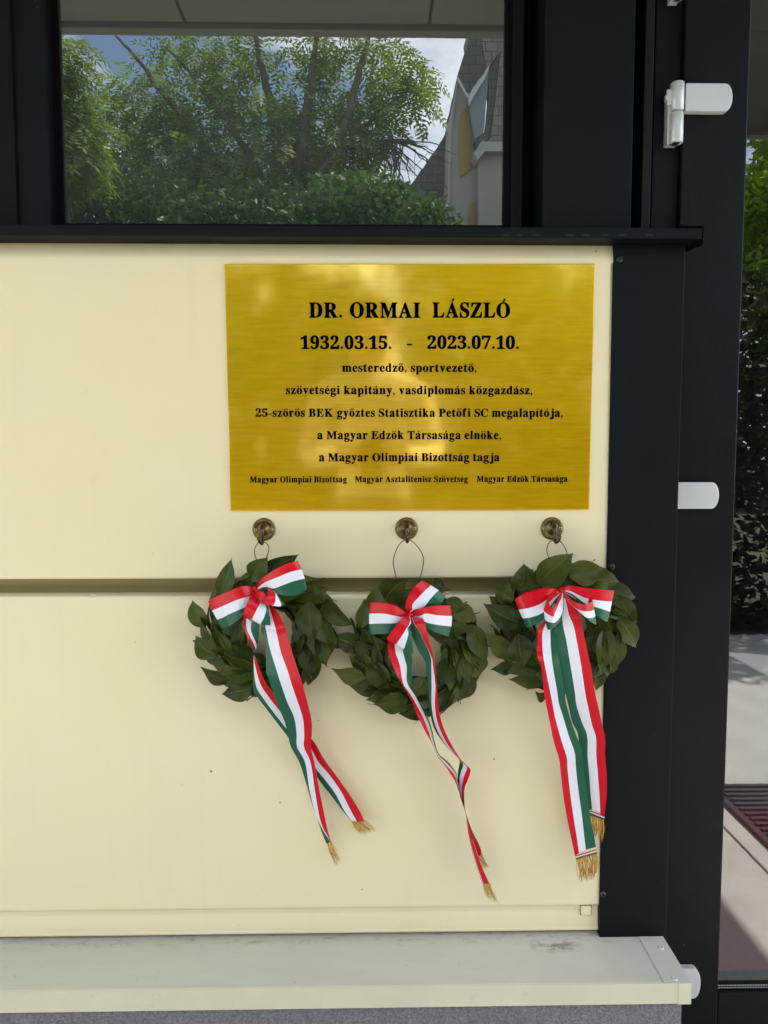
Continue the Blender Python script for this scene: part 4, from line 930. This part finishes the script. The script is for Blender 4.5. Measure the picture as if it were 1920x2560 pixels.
shrub('broadleaf_bush', 'bright green bushy tree low in the window reflection, beside the house', 'bush', [(900, 510, 150, 70, 8.6, .5, 900), (1040, 540, 90, 40, 8.4, .4, 380), (820, 560, 160, 70, 8.6, .5, 500)], 'bush', FOL['bush'], 3, (930, 1400), 8.6)
shrub('dark_shrub', 'dense dark green shrub along the bottom of the window reflection', 'bush', [(380, 540, 240, 80, 8.9, .6, 1100), (640, 540, 180, 80, 8.9, .6, 800), (240, 470, 90, 90, 8.8, .5, 350)], 'bush', FOL['hedge'], 4, (420, 1400), 8.9)
shrub('slender_tree', 'leafy tree cut off at the left edge of the window reflection', 'tree', [(160, 150, 50, 70, 7.8, .4, 80), (190, 340, 70, 100, 7.9, .5, 200), (120, 260, 70, 180, 7.8, .5, 130)], 'ash', FOL['ash'], 6, (140, 1500), 7.8)
shrub('light_blocker_tree', 'added leafy tree, out of view, cutting light from the left', 'tree', [(-480, 420, 540, 520, 7.0, 1.5, 2600)], 'bush', FOL['hedge'], 14, (-480, 1500), 7.0)  # unseen tree added to cut the light reaching the wall from the left
yd = YDG
shrub('sunlit_tree', 'bright sunlit leafy tree mirrored in the glass door', 'tree', [(1960, 520, 140, 120, 7.6, .7, 1500), (1930, 690, 130, 110, 7.4, .6, 900), (2060, 380, 160, 90, 7.8, .8, 700), (2319, -80, 480, 190, 4.6, .55, 1500), (1990, 330, 120, 60, 7.6, .6, 500)], 'bush', FOL['maple'], 8, (1990, 1500), 7.6)
# clipped hedge at the edge of the pavement
hed = empty('tall_hedge', (3.0, -3.9, -.06), 'tall dark hedge beyond the pavement, mirrored in the glass door', 'hedge'); f = Foliage(); rg_ = random.Random(9)
for k in range(17000):
    fz = rg_.random(); p = np.array([rg_.uniform(.9, 5.2), -3.45-rg_.random()**1.6*.9, -.05+2.45*fz+rg_.uniform(-.08, .08)]); a = np.array([rg_.uniform(-1, 1), rg_.uniform(-.3, 1), rg_.uniform(-.8, .6)]); a /= np.linalg.norm(a)
    b = np.cross(a, np.array([rg_.uniform(-1, 1), rg_.uniform(-1, 1), 1])); b /= np.linalg.norm(b); f.quad(p, a, b, rg_.uniform(.06, .11), rg_.uniform(.018, .032), rg_.random())
link('leaves', f.mesh('leaves', mk_foliage('yew_leaf', (.010, .020, .006), (.030, .048, .012), .2)), hed); m = MB()
for k in range(9): m.tube([(1.1+k*.5, -3.9, -.07), (1.1+k*.5+rg_.uniform(-.1, .1), -3.9, 1.2), (1.1+k*.5, -3.95, 2.1)], [.025, .02, .01], 6)
m.build('stems', BARK, hed)
# wood that closes the view behind the shrubs
f = Foliage(); rg_ = random.Random(12)
for k in range(28000):
    p = np.array([rg_.uniform(-14, 16), -15.5-rg_.random()*2.5, 0.])
    if -.35 < p[0] < .75: continue        # a gap between the trees
    p[2] = rg_.random()*(6.3+.5*math.sin(p[0]*.9)+.4*math.sin(p[0]*2.3)); a = np.array([rg_.uniform(-1, 1), rg_.uniform(-.3, 1), rg_.uniform(-.8, .6)]); a /= np.linalg.norm(a)
    b = np.cross(a, np.array([rg_.uniform(-1, 1), rg_.uniform(-1, 1), 1])); b /= np.linalg.norm(b); f.quad(p, a, b, rg_.uniform(.28, .5), rg_.uniform(.10, .17), rg_.random())
tag(link('far_woodland', f.mesh('far_woodland', FOL['hedge'])), 'dark belt of trees far behind the garden', 'woodland', kind='stuff')

# gabled house mirrored at the right of the window
DH = 19.0
house = empty('gabled_house', mir(1150, 1300, DH), 'pale gabled house with steep slate roofs at the right of the window reflection', 'house')
house.location.z = -.07
stucco = NT('pale_render'); stucco.set('Base Color', stucco.mix(stucco.noise(3, 4), (.27, .25, .215), (.35, .325, .28))).set('Roughness', .9)
slate1, slate2 = mk_tiles('dark_slate', (.075, .07, .065), (.10, .092, .085), .32, .22), mk_tiles('brown_slate', (.17, .145, .13), (.22, .19, .17), .34, .24)
def hp(*pts, D=DH): return [(lambda p: (p.x, p.z))(mir(x, y, D)) for (x, y) in pts]
def yh(D): return 2*YG-(D+CP.y)
def slab(name, pts, D, depth, mat): return MB().prism(hp(*pts, D=D), yh(D)-depth, yh(D)).build(name, mat, house)
slab('gable_wall', [(1146, 194), (1126, 318), (1122, 446), (1122, 760), (1340, 760), (1340, 420), (1190, 370), (1175, 262), (1170, 242)], DH, 3.0, stucco.mat)
slab('roof', [(1143, 190), (1175, 95), (1200, 20), (1232, 20), (1203, 96), (1214, 177), (1170, 240)], DH-.15, 2.6, slate1)
slab('upper_roof', [(1203.5, 96), (1190, -20), (1400, -20), (1400, 150), (1265, 136), (1250, 130), (1214.5, 177)], DH-.18, 2.4, slate2)
slab('dormer_cheek', [(1250, 131), (1220, 180), (1221, 250), (1212, 330), (1186, 350), (1190, 368), (1215, 351), (1224, 344), (1238, 240)], DH-.30, .3, slate1)
slab('front_roof', [(1252, 133), (1400, 140), (1400, 362), (1218, 353), (1226, 345), (1241, 230)], DH-.40, .25, slate2)
slab('dormer_glazing', [(1219, 181), (1174, 261), (1187, 348), (1208, 333), (1221, 183)], DH-.34, .08, plain('blue_grey_glazing', (.17, .22, .235), .25))
white = plain('white_flashing', (.50, .53, .54), .4)
slab('verge_flashing', [(1225, 161), (1213, 176), (1170, 240), (1174, 261), (1219, 180)], DH-.46, .08, white)
slab('verge_flashing', [(1146, 192), (1171, 238), (1169, 243), (1143, 194)], DH-.46, .08, white)
ochre = plain('ochre_paint', (.30, .205, .06), .8)
slab('arched_panel', [(1169, 261), (1149, 290), (1144, 374), (1148, 446), (1179, 420), (1178, 318)], DH-.03, .06, ochre)
slab('arched_panel', [(1171, 512), (1187, 507), (1189, 640), (1170, 640)], DH-.03, .06, ochre)
slab('moulding', [(1143, 200), (1147, 196), (1131, 318), (1127, 446), (1127, 760), (1121, 760), (1121, 446), (1125, 318)], DH-.05, .1, plain('pale_moulding', (.36, .345, .31), .8))
slab('cornice', [(1204, 353), (1400, 361), (1400, 378), (1212, 378), (1194, 400), (1183, 383)], DH-.55, .5, plain('pale_cornice', (.36, .365, .345), .7))
slab('bay_wall', [(1194, 400.5), (1212, 378.5), (1400, 378.5), (1400, 760), (1200, 760)], DH-.3, .29, stucco.mat)
slab('lower_roof', [(1126, 318), (1100, 358), (1000, 500), (940, 600), (1122, 600), (1122, 446)], DH+1.2, 2.5, slate1)

# photographer in a white shirt, mirrored softly in the brass
def person():
    pr = empty('person', (.02, -1.74, 0), 'person in white shirt and grey trousers holding a phone, mirrored in the brass plaque', 'person')
    J = {'pel': ((.0, -1.62, .93), .125, .10), 'wai': ((.0, -1.62, 1.06), .125, .095), 'che': ((0, -1.61, 1.26), .145, .105), 'sho': ((0, -1.61, 1.40), .11, .085), 'nec': ((0, -1.60, 1.48), .052, .055), 'hea': ((0, -1.585, 1.57), .070, .082), 'top': ((0, -1.585, 1.68), .072, .085)}
    E_l = [('pel', 'wai'), ('wai', 'che'), ('che', 'sho'), ('sho', 'nec'), ('nec', 'hea'), ('hea', 'top')]
    for s, k in ((-1, 'l'), (1, 'r')):
        J.update({'s'+k: ((s*.185, -1.61, 1.385), .062, .06), 'e'+k: ((s*.25, -1.56, 1.12), .048, .048), 'w'+k: ((s*.085, -1.31, 1.12), .031, .026), 'h'+k: ((s*.062, -1.255, 1.115), .036, .022),
                  'p'+k: ((s*.10, -1.62, .88), .095, .09), 'k'+k: ((s*.115, -1.60, .48), .062, .062), 'a'+k: ((s*.125, -1.63, .09), .042, .045), 'f'+k: ((s*.14, -1.48, .035), .040, .030)})
        E_l += [('sho', 's'+k), ('s'+k, 'e'+k), ('e'+k, 'w'+k), ('w'+k, 'h'+k), ('pel', 'p'+k), ('p'+k, 'k'+k), ('k'+k, 'a'+k), ('a'+k, 'f'+k)]
        for q in range(4):
            n1, n2, n3 = 'g%s%d' % (k, q), 'i%s%d' % (k, q), 'j%s%d' % (k, q); z = 1.145-q*.019; ln = (.95, 1, .95, .8)[q]
            J.update({n1: ((s*.062, -1.232, z), .0095, .009), n2: ((s*(.062-.012*ln), -1.218, z), .0085, .008), n3: ((s*(.062-.026*ln), -1.226, z), .0075, .007)})
            E_l += [('h'+k, n1), (n1, n2), (n2, n3)]
        J.update({'t'+k: ((s*.045, -1.262, 1.145), .011, .010), 'u'+k: ((s*.028, -1.240, 1.150), .009, .008)}); E_l += [('h'+k, 't'+k), ('t'+k, 'u'+k)]
    J = {k: ((q[0], q[1]-.12 if q[1] < -1.45 else q[1], q[2]), a, b) for k, (q, a, b) in J.items()}
    names = list(J); me = bpy.data.meshes.new('body'); me.from_pydata([J[n][0] for n in names], [(names.index(a), names.index(b)) for a, b in E_l], [])
    o = bpy.data.objects.new('tmp_body', me); COL.objects.link(o)
    sk = o.modifiers.new('skin', 'SKIN'); sk.use_smooth_shade = True
    for i, n in enumerate(names):
        me.skin_vertices[0].data[i].radius = (J[n][1], J[n][2]); me.skin_vertices[0].data[i].use_root = n == 'pel'
    o.modifiers.new('sub', 'SUBSURF').levels = 2
    dg = bpy.context.evaluated_depsgraph_get(); dg.update(); m2 = bpy.data.meshes.new_from_object(o.evaluated_get(dg)); bpy.data.objects.remove(o)
    shirt = NT('white_shirt'); shirt.set('Base Color', (.82, .82, .83)).set('Roughness', .8).bump(shirt.noise(14, 4, .6, (1, 1, .6)), .9, .03)
    m2.materials.clear()
    for mt in (shirt.mat, plain('skin', (.55, .34, .25), .5), plain('grey_trousers', (.16, .165, .18), .8), plain('dark_shoes', (.012, .012, .012), .4)): m2.materials.append(mt)
    for p in m2.polygons:
        c = p.center; p.use_smooth = True
        p.material_index = 3 if c.z < .075 else 2 if c.z < .96 else 1 if (c.z > 1.475 or (c.y > -1.36 and c.z > 1.0)) else 0
    link('body', m2, pr)
    hb = bmesh.new(); bmesh.ops.create_uvsphere(hb, u_segments=24, v_segments=16, radius=1)
    for v in hb.verts: v.co = Vector((v.co.x*.083, v.co.y*.098-1.60, v.co.z*.088+1.685))
    bmesh.ops.delete(hb, geom=[v for v in hb.verts if v.co.y > -1.55 and v.co.z < 1.70 or v.co.z < 1.62], context='VERTS')
    hm = bpy.data.meshes.new('hair'); hb.to_mesh(hm); hb.free(); hm.materials.append(plain('dark_hair', (.02, .014, .01), .6)); link('hair', hm, pr)
    fc = MB(); fc.tube([(0, -1.502, 1.64), (0, -1.487, 1.605), (0, -1.497, 1.598)], [.007, .012, .009], 8).build('nose', m2.materials[1], pr)
    for s in (-1, 1):
        eb = MB().lathe([(.011, 0), (.008, .005), (.0001, .007)], (s*.03, -1.507, 1.64), 12).build('eye', plain('eye_white', (.6, .6, .6), .3), pr)
        MB().lathe([(.016, 0), (.018, .004), (.004, .006)], (s*.085, -1.60, 1.62), 12).build('ear', m2.materials[1], pr)
    MB().tube([(-.024, -1.503, 1.573), (0, -1.497, 1.571), (.024, -1.503, 1.573)], .005, 8).build('mouth', plain('lips', (.40, .16, .14), .5), pr)
    for o in pr.children:
        if o.name.split('.')[0] != 'body': o.location.y -= .12
    ph = MB(); ph.box(-.037, .037, -1.2305, -1.2225, 1.035, 1.188)
    tag(ph.build('phone', plain('black_phone', (.015, .015, .017), .25), None, bevel=.004), 'black phone held in both hands of the person in the white shirt', 'phone')
person()
bpy.context.view_layer.update()
